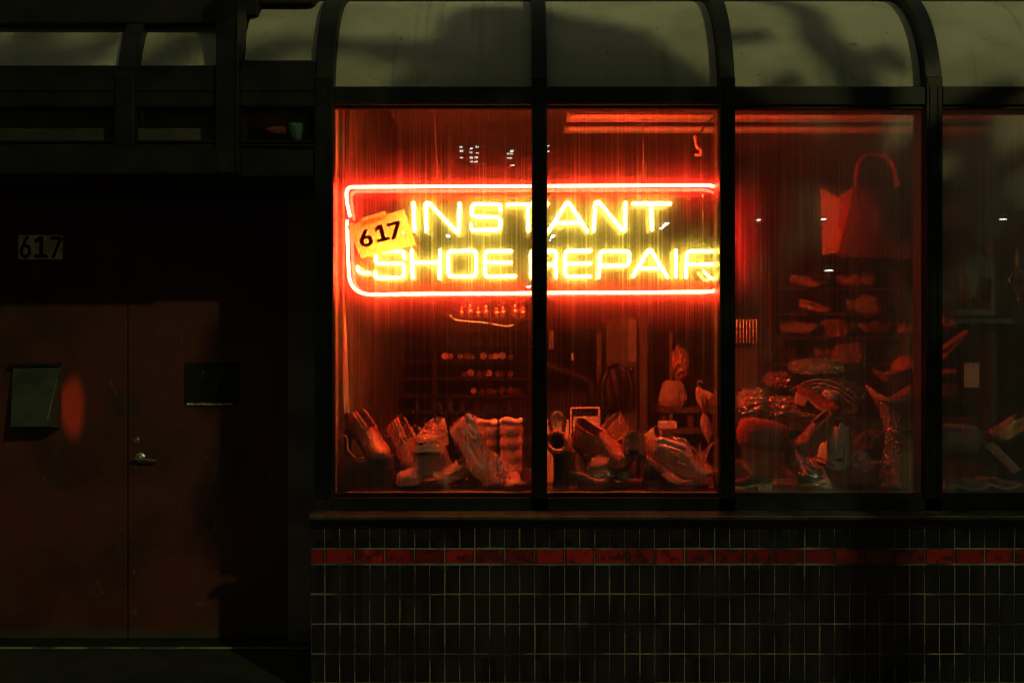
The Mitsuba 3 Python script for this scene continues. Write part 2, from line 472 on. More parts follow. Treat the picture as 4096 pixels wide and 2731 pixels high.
hk = add('handle', lev, M_steel, door, smooth=40)
add('rose', hd, M_steel, hk, smooth=40)
lk = rot(lathe([(.001, 0), (.022, 0), (.022, .008), (.015, .014), (.006, .014), (.005, .011), (.001, .011)]), [1, 0, 0], 90)
add('lit_edge_strip', box(XE, XL - .003, YR - .163, YR - .1605, zf - .004, zf + .0085), M_tape0, door)
lx, _, lz = P(545, 1760, YR)
add('lock_cylinder', move(lk, [lx, YR - .003, lz]), M_steel, door, smooth=40)

# mailbox, number plate, plaque
mb = thing('mail_box', 'grey green metal drop box with a sloping front on the entry wall', 'mail box')
c = [P(46, 1468, YR), P(245, 1464, YR), P(245, 1712, YR), P(46, 1712, YR)]
f = [P(52, 1472, YR - .035), P(243, 1468, YR - .035), P(196, 1704, YR - .17), P(42, 1706, YR - .17)]
add('body', trimesh.convex.convex_hull(np.array([[p[0], YR - .001, p[2]] for p in c] + f)), M_grey_metal, mb)
add('lid', trimesh.convex.convex_hull(np.array([[c[0][0] - .006, YR - .002, c[0][2] + .02], [c[1][0] + .006, YR - .002, c[1][2] + .02], [c[0][0] - .006, YR - .05, c[0][2] + .008], [c[1][0] + .006, YR - .05, c[1][2] + .008],
    [c[0][0] - .006, YR - .002, c[0][2] + .014], [c[1][0] + .006, YR - .002, c[1][2] + .014], [c[0][0] - .006, YR - .05, c[0][2] + .002], [c[1][0] + .006, YR - .05, c[1][2] + .002]])), M_black, mb)
add('rim', tube(np.array([f[1] + [-.012, -.004, -.03], f[2] + [-.006, -.004, .04]]), .004, 6), M_steel, mb)


def lettering(text, height, sx=1.0, bold=True, depth=.002):
    m = meshkit.text_mesh(text, height, depth, bold)
    v = np.array(m.vertices)
    c = (v.min(0) + v.max(0)) / 2
    v = (v - [c[0], c[1], 0]) * [sx, 1, 1]
    m = trimesh.Trimesh(np.stack([v[:, 0], -v[:, 2], v[:, 1]], 1), m.faces, process=False)   # facing -y
    return m


M_plate = mat('plate_white', worn((.62, .60, .45), (.4, .38, .3), 30), rough=.6)
M_ink = mat('black_ink', (.007, .007, .006), rough=.7, spec=.2)
npl = thing('house_number_plate', 'pale rectangular number plate reading 617 on the shaded entry wall', 'number plate')
add('plate', box(X(75, YR), X(252, YR), YR - .006, YR - .0005, Z(1037, YR), Z(940, YR), .001), M_plate, npl)
for k, (ch, cx) in enumerate((('6', 104), ('1', 165), ('7', 226))):
    m = lettering(ch, S(82, YR), .78 if ch != '1' else .95)
    add('digit', move(m, [X(cx, YR), YR - .0062, Z(989, YR)]), M_ink, npl)

plq = thing('plaque', 'square black plaque with scratched marks on the entry door', 'plaque')
add('board', box(X(744, YR), X(958, YR), YR - .022, YR - .004, Z(1612, YR), Z(1450, YR), .003), M_ink, plq)
M_scr = mat('scratch', (.16, .18, .16), rough=.9)
for pts in ([(810, 1480), (828, 1498), (805, 1512), (810, 1480)], [(908, 1480), (882, 1500), (900, 1508)], [(856, 1540), (872, 1534), (852, 1552)]):
    add('scratch_mark', tube(np.array([P(x, y, YR - .0222) for x, y in pts]), .0012, 5), M_scr, plq)
M_tape = mat('old_tape', worn((.45, .38, .16), (.10, .09, .05), 60), rough=.8)
add('tape', box(X(752, YR), X(935, YR), YR - .0235, YR - .0225, Z(1618, YR) , Z(1610, YR)), M_tape, plq)

# ------------------------------------------------------------------ neon sign
YN = .15
scene['neon_glass_red'] = {'type': 'twosided', 'nested': {'type': 'diffuse', 'reflectance': rgb(.3, .2, .2)}}
sign = thing('neon_sign', 'lit red and yellow neon sign reading INSTANT SHOE REPAIR hanging in the window', 'neon sign')
RED_L, YEL_L = (19.0, .38, .17), (3.5, 2.65, .30)


def lit(name, mesh, L, parent, w=1.0, label=None):
    k = add(name, mesh, 'neon_glass_red', parent, smooth=60, label=label)
    scene[k]['emitter'] = {'type': 'area', 'radiance': rgb(*L), 'sampling_weight': w}
    return k


def c6(*pts): return [np.array(P(1300 + x / 2.6133, 650 + y / 2.6133, YN)) for x, y in pts]
def c7(*pts): return [np.array(P(2100 + x / 2.6133, 650 + y / 2.6133, YN)) for x, y in pts]


bx = [P(1389, 862, YN), P(1386, 800, YN), P(1386, 748, YN), P(2150, 744, YN), P(2910, 741, YN), P(2912, 1166, YN), P(2150, 1171, YN), P(1400, 1177, YN), P(1391, 1000, YN), P(1389, 884, YN)]
bx[0] = bx[0] + [.012, .01, 0]
border = fillet(bx, .115, 9)
lit('border_tube', tube(border, .0092, 10), RED_L, sign, 6.0)
LT = [
    [c6((925, 425), (936, 712))],
    [c6((1060, 715), (1050, 425), (1090, 425), (1385, 735), (1400, 715), (1408, 432))],
    [c6((1835, 500), (1835, 438), (1535, 438), (1530, 565), (1835, 572), (1833, 702), (1528, 705), (1525, 648))],
    [c6((1908, 440), (2330, 432)), c6((2122, 448), (2126, 710))],
    [c7((248, 715), (432, 425), (462, 425), (650, 715)), c7((330, 633), (592, 628))],
    [c7((716, 712), (738, 415), (775, 415), (1020, 712), (1045, 705), (1050, 420))],
    [c7((1132, 430), (1515, 430)), c7((1320, 440), (1326, 700))],
    [c6((832, 998), (828, 926), (532, 928), (530, 1055), (828, 1052), (826, 1200), (530, 1205), (525, 1145))],
    [c6((910, 920), (916, 1205)), c6((1204, 920), (1196, 1205)), c6((920, 1045), (1196, 1045))],
    [c6((1425, 928), (1288, 922), (1290, 1188), (1576, 1188), (1580, 922), (1436, 920))],
    [c6((1945, 925), (1675, 925), (1670, 1190), (1985, 1186)), c6((1680, 1045), (1945, 1045))],
    [c7((62, 1195), (60, 922), (325, 922), (328, 1062), (160, 1066)), c7((240, 1066), (322, 1068), (325, 1195))],
    [c7((685, 922), (420, 922), (420, 1192), (680, 1190)), c7((425, 1057), (685, 1055))],
    [c7((768, 1195), (785, 926), (1092, 926), (1086, 1076), (800, 1080))],
    [c7((1130, 1190), (1285, 920), (1318, 920), (1488, 1195)), c7((1200, 1106), (1425, 1106))],
    [c7((1575, 920), (1580, 1190))],
    [c7((1682, 1195), (1694, 926), (2042, 926), (2040, 1062), (1700, 1062)), c7((1960, 1064), (2040, 1070), (2042, 1195))],
]
for word in LT:
    m = cat(*[tube(fillet(p, .022, 4), .0096, 8) for p in word])
    back = m.face_normals[:, 1] > .05
    k = lit('letter', trimesh.Trimesh(m.vertices, m.faces[~back], process=False), YEL_L, sign, .6)
    lit('dim_back', trimesh.Trimesh(m.vertices, m.faces[back], process=False), (.85, .64, .1), k, .25)  # added dimmer back halves, so the letters throw less yellow into the room
lit('electrode', tube(fillet(c6((345, 1090), (345, 1148), (462, 1150)), .018, 4), .0075, 8), YEL_L, sign, .2)
lit('electrode', tube(fillet(c7((1868, 1135), (1935, 1208), (1975, 1212)), .012, 4), .0075, 8), YEL_L, sign, .2)
YB = YN + .082
pa, pb = P(1392, 716, YB), P(2905, 1206, YB)
add('backing_panel', box(pa[0], pb[0], YB, YB + .004, pb[2], pa[2]), M_acrylic, sign)
M_stand = mat('clear_standoff', (.5, .4, .3), rough=.3)
for px, py in ((1605, 746), (2330, 745), (2738, 743), (1605, 1175), (2330, 1169), (2712, 1167)):
    a = P(px, py, YN)
    add('standoff', cat(tube(np.array([a + [0, .006, 0], [a[0], YB, a[2]]]), .004, 6), box(a[0] - .005, a[0] + .005, a[1] - .004, a[1] + .006, a[2] - .012, a[2] + .012, .003)), M_stand, sign)
# thin high-voltage wires and the hanging chains
M_wire = mat('dark_wire', (.06, .04, .03), rough=.5)
add('wire', tube(fillet([P(2605, 925, YN + .02), P(2660, 965, YN + .05), P(2720, 990, YN + .04), P(2800, 1010, YN + .06), P(2900, 1020, YN + .05)], .03), .003, 6), M_wire, sign)
add('wire', tube(fillet([P(2100, 1040, YN + .03), P(2060, 1060, YN + .05), P(1990, 1090, YN + .04), P(2070, 1110, YN + .04)], .03), .0025, 6), M_wire, sign)
add('wire', tube(fillet([P(1500, 1120, YN + .04), P(1600, 1145, YN + .06), P(1700, 1142, YN + .06), P(1790, 1120, YN + .04)], .05), .0015, 6), M_wire, sign)


def chain(a, b, n, r=.0018, w=.007):
    a, b = np.asarray(a, float), np.asarray(b, float)
    out = []
    L = np.linalg.norm(b - a) / n
    for k in range(n):
        c = a + (b - a) * (k + .5) / n
        g = np.linspace(0, 2 * np.pi, 9)[:-1]
        u = np.stack([np.cos(g) * w * .6, 0 * g, np.sin(g) * L * .68], 1) if k % 2 else np.stack([0 * g, np.cos(g) * w * .6, np.sin(g) * L * .68], 1)
        out.append(tube(u + c, r, 5, closed=True))
    return cat(*out)


M_chain = mat('chain_steel', (.3, .26, .2), rough=.4, metal=.7)
add('hanging_chain', chain(P(2571, 440, YB), P(2574, 716, YB), 26), M_chain, sign)
add('hanging_chain', chain(P(1735, 430, YB), P(1752, 716, YB), 26), M_chain, sign)

# paper number card taped to the inside of the glass
scene['orange_paper'] = {'type': 'principledthin', 'base_color': proc(worn((.90, .58, .34), (.84, .50, .26), 14)), 'diff_trans': 1.15, 'roughness': .8, 'spec_trans': 0.0}
YC = YG + .012
card = thing('number_card', 'yellow paper card reading 617 taped askew inside the window at the sign corner', 'card')


def card_grid(quad, Y, n=8, curl=.003, seed=1):
    a, b, c_, d = [np.array([X(x, Y), 0, Z(y, Y)]) for x, y in quad]
    v = np.zeros((n, n, 3))
    for i, s in enumerate(np.linspace(0, 1, n)):
        for j, t in enumerate(np.linspace(0, 1, n)):
            p = (1 - s) * ((1 - t) * a + t * b) + s * ((1 - t) * d + t * c_)
            p[1] = Y + curl * (meshkit.noise(np.array([s * 2.2, t * 2.2, seed])) - .2)
            v[i, j] = p
    return grid(v)


add('sheet', card_grid([(1388, 903), (1616, 837), (1664, 978), (1444, 1033)], YC), 'orange_paper', card, smooth=True)
add('back_slip', card_grid([(1443, 873), (1540, 843), (1556, 880), (1455, 912)], YC + .006, 5), 'orange_paper', card, smooth=True)
M_brown = mat('brown_ink', (.028, .008, .004), rough=.7)
scene['brown_paint'] = {'type': 'twosided', 'nested': {'type': 'diffuse', 'reflectance': rgb(.03, .008, .005)}}
for ch, cx, cy in (('6', 1463, 953), ('1', 1527, 932), ('7', 1580, 921)):
    m = rot(lettering(ch, S(62, YC), 1.18, depth=.0008), [0, 1, 0], -14.5)
    add('digit', cat(*[move(m, [X(cx, YC) + dx, YC - .0028 - k * .0003, Z(cy, YC) + dz]) for k, (dx, dz) in enumerate(((-.0022, 0), (.0022, 0), (0, .0012), (0, -.0012)))]), 'brown_paint', card)

# ------------------------------------------------------------------ the shop's room
M_int = mat('shop_wall_paint', worn((.060, .052, .045), (.03, .027, .024), 2.5), rough=.85)
M_floor = mat('shop_floor_boards', worn((.10, .08, .06), (.06, .05, .04), 5), rough=.6)
M_ceil = mat('shop_ceiling_paint', worn((.22, .2, .18), (.15, .14, .12), 2), rough=.9)
M_deck = mat('display_deck_wood', worn((.14, .10, .07), (.07, .05, .04), 10), rough=.5)
ZC = 3.35
add('shop_wall_left', box(XL + .145, XL + .165, .221, 5.2, G, ZC), M_int, kind='structure')
add('shop_wall_back', box(XL, 5.2, 5.0, 5.2, G, ZC), M_int, kind='structure')
add('shop_wall_right', box(5.0, 5.2, .2, 5.2, G, ZC), M_int, kind='structure')
add('shop_floor', box(XL, 5.2, .23, 5.2, G - .1, G + .02), M_floor, kind='structure')
add('shop_ceiling', box(XL, 5.2, .34, 5.2, ZC, ZC + .1), M_ceil, kind='structure')
add('shop_front_wall', cat(box(3.3, 5.2, -.02, .2, G, 3.6), box(3.3, 5.2, .2, .8, 3.3, 3.6)), M_black, kind='structure')
ZD = Z(1968, .06)
deck = thing('display_deck', 'low wooden display shelf inside the window carrying the shoes', 'shelf')
add('board', box(XL + .17, 5.0, .06, .62, ZD - .03, ZD, .003), M_deck, deck)
add('front_lip', box(XL + .17, 5.0, .051, .0595, ZD - .02, ZD + .002, .001), M_deck, deck)
add('back_board', box(XL + .17, 5.0, .60, .62, .0, ZD - .0305), M_int, deck)

# ------------------------------------------------------------------ the street tree whose shadow falls on the front
M_bark = mat('bark', worn((.08, .065, .05), (.04, .033, .027), 12), rough=.95)
scene['leaf'] = {'type': 'principledthin', 'base_color': rgb(.06, .09, .03), 'diff_trans': .9, 'roughness': .5}


def SH(px, py, t): return P(px, py, .05) + SUN * t


tree = thing('street_tree', 'street tree on the pavement whose branches and added leaf clusters shade the shopfront', 'tree')
base = np.array([4.6, -3.7, G])
fork = np.array([4.75, -3.9, 3.2])
add('trunk', tube(fillet([base, base + [.05, -.05, 1.2], fork, SH(3420, 330, 6.3)], .4, 6), np.linspace(.17, .105, len(fillet([base, base + [.05, -.05, 1.2], fork, SH(3420, 330, 6.3)], .4, 6))), 14), M_bark, tree, smooth=True)


def limb(pts, r0, r1):
    p = fillet(pts, .3, 5)
    add('limb', tube(p, np.linspace(r0, r1, len(p)), 10), M_bark, tree, smooth=True)
    return p


limb([SH(3430, 420, 6.3), SH(3405, 260, 6.2), SH(3320, 90, 6.2), SH(3400, -60, 6.3), SH(3450, -400, 6.5)], .105, .08)
limb([SH(3400, 900, 6.3), SH(3640, 620, 6.2), SH(3960, 400, 6.1), SH(4010, 370, 6.1)], .11, .07)
limb([SH(3400, 980, 6.3), SH(3760, 850, 6.1), SH(4150, 590, 6.0), SH(4500, 500, 6.0)], .09, .06)
limb([SH(3400, 700, 6.2), SH(2900, 540, 6.2), SH(2660, 260, 6.3), SH(2380, 100, 6.4), SH(1900, 160, 6.5), SH(1300, 140, 6.6)], .12, .05)
limb([SH(3380, 150, 6.3), SH(3100, 85, 5.0), SH(2940, 100, 4.6), SH(2640, 110, 4.5)], .01, .004)
limb([SH(3440, 300, 6.3), SH(3520, 190, 5.6), SH(3600, 160, 5.4)], .012, .005)


def leaves(c, r, n, size, seed):
    g = np.random.default_rng(seed)
    d = g.normal(size=(n, 3)); d /= np.linalg.norm(d, axis=1, keepdims=True)
    pos = np.asarray(c) + d * np.asarray(r) * (g.random((n, 1)) ** .45)
    u = g.normal(size=(n, 3)); u /= np.linalg.norm(u, axis=1, keepdims=True)
    w = np.cross(u, g.normal(size=(n, 3))); w /= np.linalg.norm(w, axis=1, keepdims=True)
    s = size * g.uniform(.6, 1.2, (n, 1))
    v = np.stack([pos - u * s, pos + w * s * .38, pos + u * s, pos - w * s * .38], 1).reshape(-1, 3)
    i = np.arange(n) * 4
    return trimesh.Trimesh(v, np.vstack([np.stack([i, i + 1, i + 2], 1), np.stack([i, i + 2, i + 3], 1)]), process=False)


cl = []
for px, py, t, r, n in (
        (2120, 60, 6.3, (.36, .25, .30), 2000), (2590, 330, 6.3, (.17, .2, .10), 600), (2400, 110, 6.3, (.15, .2, .14), 500), (1920, 330, 6.3, (.14, .2, .08), 350), (2480, 230, 6.3, (.26, .2, .26), 1200), (2250, 300, 6.3, (.35, .2, .2), 1300), (1850, 175, 6.4, (.45, .2, .055), 700),
        (3080, 80, 4.8, (.10, .06, .045), 60), (2990, 100, 4.7, (.06, .05, .03), 30), (3560, 190, 5.4, (.10, .07, .06), 50), (3600, 250, 5.4, (.07, .05, .05), 30), (3120, 340, 5.2, (.12, .06, .05), 40),
        (90, 130, 7.5, (.16, .2, .07), 130), (260, 215, 7.5, (.22, .2, .06), 160), (420, 140, 7.5, (.12, .2, .05), 90), (60, 240, 7.5, (.14, .2, .05), 90), (670, 215, 7.4, (.14, .2, .08), 160), (760, 130, 7.4, (.16, .2, .05), 110), (1130, 150, 7.3, (.2, .2, .04), 110), (1050, 215, 7.3, (.1, .2, .03), 50), (3880, 600, 5.9, (.09, .1, .12), 260), (1800, 310, 6.3, (.10, .1, .05), 90), (1640, 340, 6.3, (.14, .1, .04), 80),
        (4020, 960, 5.8, (.40, .4, .30), 450), (3620, 930, 5.9, (.32, .3, .22), 1300), (3880, 740, 5.9, (.16, .2, .08), 300), (3300, 1250, 5.8, (.45, .4, .3), 1100), (3950, 1500, 5.7, (.45, .4, .45), 1500), (3450, 1650, 5.7, (.4, .4, .3), 700), (3980, 1900, 5.6, (.42, .3, .26), 900), (2900, 1750, 5.6, (.55, .4, .45), 900), (2750, 900, 5.6, (.5, .4, .5), 1500), (2300, 1000, 5.6, (.7, .5, .75), 3200), (2350, 1650, 5.6, (.8, .5, .45), 2600), (1650, 1000, 5.7, (.6, .5, .75), 2600), (1600, 1650, 5.7, (.55, .5, .45), 2000)):  # dense clusters added out of view to keep street light off panes and goods
    cl.append(leaves(SH(px, py, t), r, n, .055, len(cl) + 5))
add('crown', cat(*cl), 'leaf', tree, kind='stuff')

# ------------------------------------------------------------------ the other side of the street (seen only as reflections)
M_brick = mat('far_brick', worn((.06, .045, .04), (.035, .03, .03), 1.2), rough=.9)
for nm, lab, a in (('brick_building', 'dark low brick building across the street', (-14, 9, -34, -26, 6.2)), ('brick_building', 'dark tall brick building across the street to the left', (-50, -14.2, -34, -27, 14)),
                   ('brick_building', 'dark tall brick building across the street to the right', (9.2, 50, -34, -27, 10.5))):
    b = thing(nm, lab, 'building')
    add('wall', box(a[0], a[1], a[2], a[3], G - .2, a[4]), M_brick, b)
    add('cornice', box(a[0], a[1], a[3] - .2, a[3] + .25, a[4] + .002, a[4] + .3), M_black, b)
tower = thing('office_tower', 'distant dark office tower with a few lit windows', 'tower')
add('wall', box(-34, 22, -86, -76, G - .2, 42), M_brick, tower)
M_lamp = 'lamp_glass'
scene['lamp_glass'] = {'type': 'twosided', 'nested': {'type': 'diffuse', 'reflectance': rgb(.4, .4, .4)}}


def mirrored(px, py, dist): return P(px, py, dist) * [1, -1, 1] + [0, 2 * YG, 0]


for px, py, w, h in ((1843, 584, 14, 7), (1845, 600, 14, 9), (1845, 627, 14, 5), (1884, 590, 12, 7), (1884, 606, 14, 7), (1884, 627, 14, 8), (1908, 583, 14, 7), (1908, 608, 14, 5), (1904, 626, 14, 8), (1886, 643, 12, 5), (1904, 643, 14, 5),
                     (2048, 600, 14, 8), (2040, 611, 24, 6), (2037, 628, 22, 5), (2050, 657, 16, 5), (2194, 580, 10, 6), (2194, 602, 10, 6)):
    q = mirrored(px, py, 75.6)
    ww, hh = S(w, 75) / 2, S(h, 75) / 2
    k = add('window', box(q[0] - ww, q[0] + ww, -76.2, -75.95, q[2] - hh, q[2] + hh), 'lamp_glass', tower)
    scene[k]['emitter'] = {'type': 'area', 'radiance': rgb(1.2, 1.6, 1.2), 'sampling_weight': .01}
lamps = [(2668, 893, 22), (2653, 908, 16), (3034, 880, 20), (3294, 877, 22), (4012, 877, 28), (3316, 1082, 40), (2213, 941, 18), (2206, 955, 14), (1612, 930, 16), (1790, 940, 18), (2120, 1145, 30)]
for i, (px, py, w) in enumerate(lamps):
    q = mirrored(px, py, 22 + (i % 3) * .6)
    sl = thing('street_lamp', 'tall street lamp with a white light across the road', 'street lamp', 'street lamps across the road')
    ww = S(w, 22) / 2
    k = add('lens', trimesh.Trimesh(*(lambda m: (m.vertices * [ww, .12, S(7, 22) / 2] + q, m.faces))(trimesh.creation.icosphere(subdivisions=2)), process=False), 'lamp_glass', sl)
    scene[k]['emitter'] = {'type': 'area', 'radiance': rgb(4, 4.5, 4), 'sampling_weight': .02}
    add('hood', box(q[0] - ww * 1.2, q[0] + ww * 1.2, q[1] - .2, q[1] + .14, q[2] + .09, q[2] + .16, .02), M_black, sl)
    add('pole', tube(np.array([[q[0], q[1] - .12, G - .14], [q[0], q[1] - .12, q[2] + .1]]), .05, 8), M_black, sl)

# ------------------------------------------------------------------ footwear
M_leather = mat('brown_leather', worn((.38, .18, .09), (.22, .10, .055), 16), rough=.33, spec=.5)
M_blk_leather = mat('black_leather', worn((.022, .018, .016), (.035, .03, .028), 18), rough=.36)
M_tan = mat('tan_suede', worn((.55, .36, .22), (.38, .25, .15), 20), rough=.8)
M_canvas = mat('grey_canvas', worn((.34, .24, .18), (.22, .16, .12), 22), rough=.85)
M_cream = mat('cream_rubber', worn((.74, .64, .42), (.55, .46, .3), 25), rough=.55)
M_rubber = mat('dark_rubber', (.03, .026, .022), rough=.7)
M_puff = mat('quilted_nylon', worn((.40, .27, .19), (.28, .18, .13), 14), rough=.6, sheen=.3)
M_fleece = mat('pale_fleece', (.55, .45, .36), rough=.95, sheen=.6)
M_lining = mat('shoe_lining', (.09, .06, .045), rough=.9)
M_white = mat('white_leather', worn((.62, .58, .5), (.5, .45, .38), 12), rough=.4)
M_lace = mat('lace_cord', (.3, .24, .18), rough=.9)
M_stud = mat('pale_punch', (.9, .75, .55), rough=.4)
M_card = mat('white_card', worn((.55, .5, .42), (.45, .4, .33), 8), rough=.8)
M_cardboard = mat('brown_cardboard', worn((.26, .18, .11), (.2, .14, .09), 8), rough=.85)
M_chrome = mat('chrome', (.7, .68, .65), rough=.12, metal=1.0)
M_gold = mat('gold_sequin', (.85, .6, .35), rough=.18, metal=1.0)
M_wood = mat('shop_wood', worn((.055, .038, .026), (.03, .022, .016), 9), rough=.6)
scene['clear_plastic'] = {'type': 'blendbsdf', 'weight': .16, 'film': {'type': 'thindielectric'}, 'shine': {'type': 'twosided', 'nested': {'type': 'roughconductor', 'alpha': .12, 'material': 'none'}}}


def place(m, org, toe, up):
    x = np.asarray(toe, float); x /= np.linalg.norm(x)
    z = np.asarray(up, float); z = z - x * z.dot(x); z /= np.linalg.norm(z)
    y = np.cross(z, x)
    M = np.eye(4); M[:3, 0], M[:3, 1], M[:3, 2], M[:3, 3] = x, y, z, org
    m = m.copy(); m.apply_transform(M)
    return m


SST = np.concatenate([[0, .012], np.linspace(.03, .42, 13), np.linspace(.44, .97, 16), [.99, 1.0]])


def shoe_parts(L=.28, W=.098, H=.075, collar=.075, heel=.022, point=0.0, sole=.011, throat=.43, seed=1, crease=.004, spring=.018, sole_out=1.05):
    toe_w = [.88, 1, .86 - .2 * point, .58 - .22 * point, .22]
    ws = lambda s: W / 2 * np.interp(s, [0, .012, .05, .12, .28, .45, .65, .76, .88, .96, 1], [.3, .5, .66, .72, .70, .70] + toe_w)
    hs = lambda s: np.interp(s, [0, .03, .3, throat, .58, .74, .88, .96, 1], [collar * .98, collar, collar * .86, H * 1.02, H * .86, H * .66, H * .55, H * .40, H * .16])
    lift = lambda s: heel * np.clip((.62 - s) / .35, 0, 1) ** 1.3 + spring * np.clip((s - .68) / .32, 0, 1) ** 2
    K = 31
    U = np.linspace(-1, 1, K)
    V = []
    for s in SST:
        w, h = ws(s), hs(s)
        row = []
        for u in U:
            a = abs(u)
            if .015 < s < throat:
                if a >= .42:
                    t = (1 - a) / .58
                    y, z = w * (1 - .22 * t ** 2 + .08 * math.sin(math.pi * t)), h * t
                else:
                    t = (.42 - a) / .42
                    y, z = (w * .78 - .005) * (1 - t) ** .7, h - (h - .02) * min(1, t * 2.4)
            else:
                f = (1 - a) * math.pi / 2
                y, z = w * math.cos(f) ** .65, h * math.sin(f) ** .8
            row.append([s * L, math.copysign(y, u), z + lift(s)])
        V.append(row)
    V = np.array(V)
    nz = meshkit.fbm(V.reshape(-1, 3) * 26 + seed * 3.1, 3, seed).reshape(V.shape[:2]) - .5
    V[..., 2] += nz * crease * 2 * np.clip(V[..., 2] / .03, 0, 1)
    V[..., 1] += nz * crease * 1.2
    inner = np.abs(U) < .40
    up = grid(V)
    fi = np.arange(len(up.faces)) // 2
    col = fi % (K - 1); row = fi // (K - 1)
    isin = (np.abs((U[col] + U[np.minimum(col + 1, K - 1)]) / 2) < .40) & (SST[row] > .015) & (SST[row] < throat - .03)
    upper = trimesh.Trimesh(up.vertices, up.faces[~isin], process=False); lining = trimesh.Trimesh(up.vertices, up.faces[isin], process=False)
    rings = []
    for s in SST:
        w = ws(s) * sole_out
        zt, zb = lift(s) + .004, lift(s) - sole
        if s < .27:
            zb = -sole
        xx = s * L + (.004 if s > .98 else -.004 if s < .01 else 0)
        rings.append([[xx, -w, zb], [xx, -w * 1.01, (zt + zb) / 2], [xx, -w, zt], [xx, w, zt], [xx, w * 1.01, (zt + zb) / 2], [xx, w, zb]])
    so = loft(rings)
    return dict(upper=upper, lining=lining, sole=so, L=L, W=W, ws=ws, hs=hs, lift=lift, throat=throat)


def inside(p, org, toe, up):
    """Moves a shoe of the display back behind the glass and up onto the shelf."""
    org = np.asarray(org, float).copy()
    lo = np.min([place(p[k], org, toe, up).bounds[0] for k in ('upper', 'sole')], axis=0)
    if org[1] < .62:
        org[1] += max(0, .075 - lo[1])
        org[2] += max(0, ZD + .001 - lo[2])
    return org


M_seam = mat('seam_thread', (.05, .03, .02), rough=.8)


def add_shoe(name, label, org, toe, up, m_up, m_sole, cat_='shoe', group=None, laces=True, punch=False, wrap=0.0, stripes=False, seed=1, **kw):
    t = thing(name, label, cat_, group)
    p = shoe_parts(seed=seed, **kw)
    org = inside(p, org, toe, up)
    pl = lambda m: place(m, org, toe, up)
    add('upper', pl(p['upper']), m_up, t, smooth=50)
    seam_top = lambda s, y: np.array([s * p['L'], y, p['lift'](s) + p['hs'](s) * math.sqrt(max(0.0, 1 - (abs(y) / (p['ws'](s) * 1.001)) ** 2.4)) + .0012])
    sm_ = []
    for s0, bow in ((.70, .05), (.735, .05)):
        sm_.append(tube(np.array([seam_top(s0 + bow * (1 - (k / 6) ** 2), p['ws'](s0) * .96 * k / 6) for k in np.linspace(-6, 6, 15)]), .0011, 4, dome=False))
    for sg in (-1, 1):
        sm_.append(tube(np.array([[s * p['L'], sg * p['ws'](s) * 1.045, p['lift'](s) + p['hs'](s) * f] for s, f in zip(np.linspace(.12, .5, 9), np.linspace(.25, .78, 9))]), .0012, 4, dome=False))
    add('seams', pl(cat(*sm_)), M_seam, t)
    add('lining', pl(p['lining']), M_lining, t, smooth=50)
    add('sole', pl(p['sole']), m_sole, t, smooth=35)
    top = lambda s, y: [s * p['L'], y, p['lift'](s) + p['hs'](s) * (1 - (abs(y) / p['ws'](s)) ** 2.6 * .5) + .004]
    if laces:
        ms = []
        for k in range(4):
            s = p['throat'] + .02 + .05 * k
            w = p['ws'](s) * .42
            ms.append(tube(np.array([top(s, y) for y in np.linspace(-w, w, 7)]), .0022, 5))
            ms.append(tube(np.array([top(s + .05 * f, y) for f, y in zip(np.linspace(0, 1, 7), np.linspace(-w, w, 7))]), .0022, 5))
        add('laces', pl(cat(*ms)), M_lace, t)
    if punch:
        pts = []
        for sgn in (-1, 1):
            for k in range(15):
                s = .06 + .52 * k / 14
                w = p['ws'](s)
                pts.append([s * p['L'], sgn * w * (1.03 - .25 * k / 14), p['lift'](s) + p['hs'](s) * (.80 - .12 * math.sin(k / 14 * 3.1))])
        for k in range(10):
            a = math.pi * (k / 9 - .5)
            s = .80 - .05 * math.cos(a)
            pts.append(np.array(top(s, p['ws'](s) * .75 * math.sin(a))) - [0, 0, .003])
        add('punched_trim', pl(cat(*[move(trimesh.creation.icosphere(subdivisions=1, radius=.0046), q) for q in pts])), M_stud, t)
    if stripes:
        ms = []
        for z0 in (-.008, .0):
            r = []
            for s in np.concatenate([SST, ]):
                r.append([s * p['L'], p['ws'](s) * 1.075, z0]); r.append
            a = np.array(r); b = a[::-1] * [1, -1, 1]
            ms.append(tube(np.vstack([a, b]), .0025, 5, dome=False))
        add('sole_stripe', pl(cat(*ms)), M_redcloth, t)
    if wrap > 0:
        v = np.vstack([p['upper'].vertices, p['sole'].vertices])
        h = trimesh.convex.convex_hull(v)
        h = h.subdivide_to_size(.012)
        h = trimesh.Trimesh(h.vertices, h.faces, process=True)
        vv = np.array(h.vertices); c = vv.mean(0)
        n = h.vertex_normals
        r = np.abs(meshkit.fbm(vv * [6, 22, 22] + seed * 5, 2, seed) - .5) * 2
        h.vertices = vv + n * (wrap + (r[:, None] - .3) * .024)
        add('plastic_wrap', pl(h), 'clear_plastic', t, smooth=25, label='clear crinkled plastic wrap')
    return t


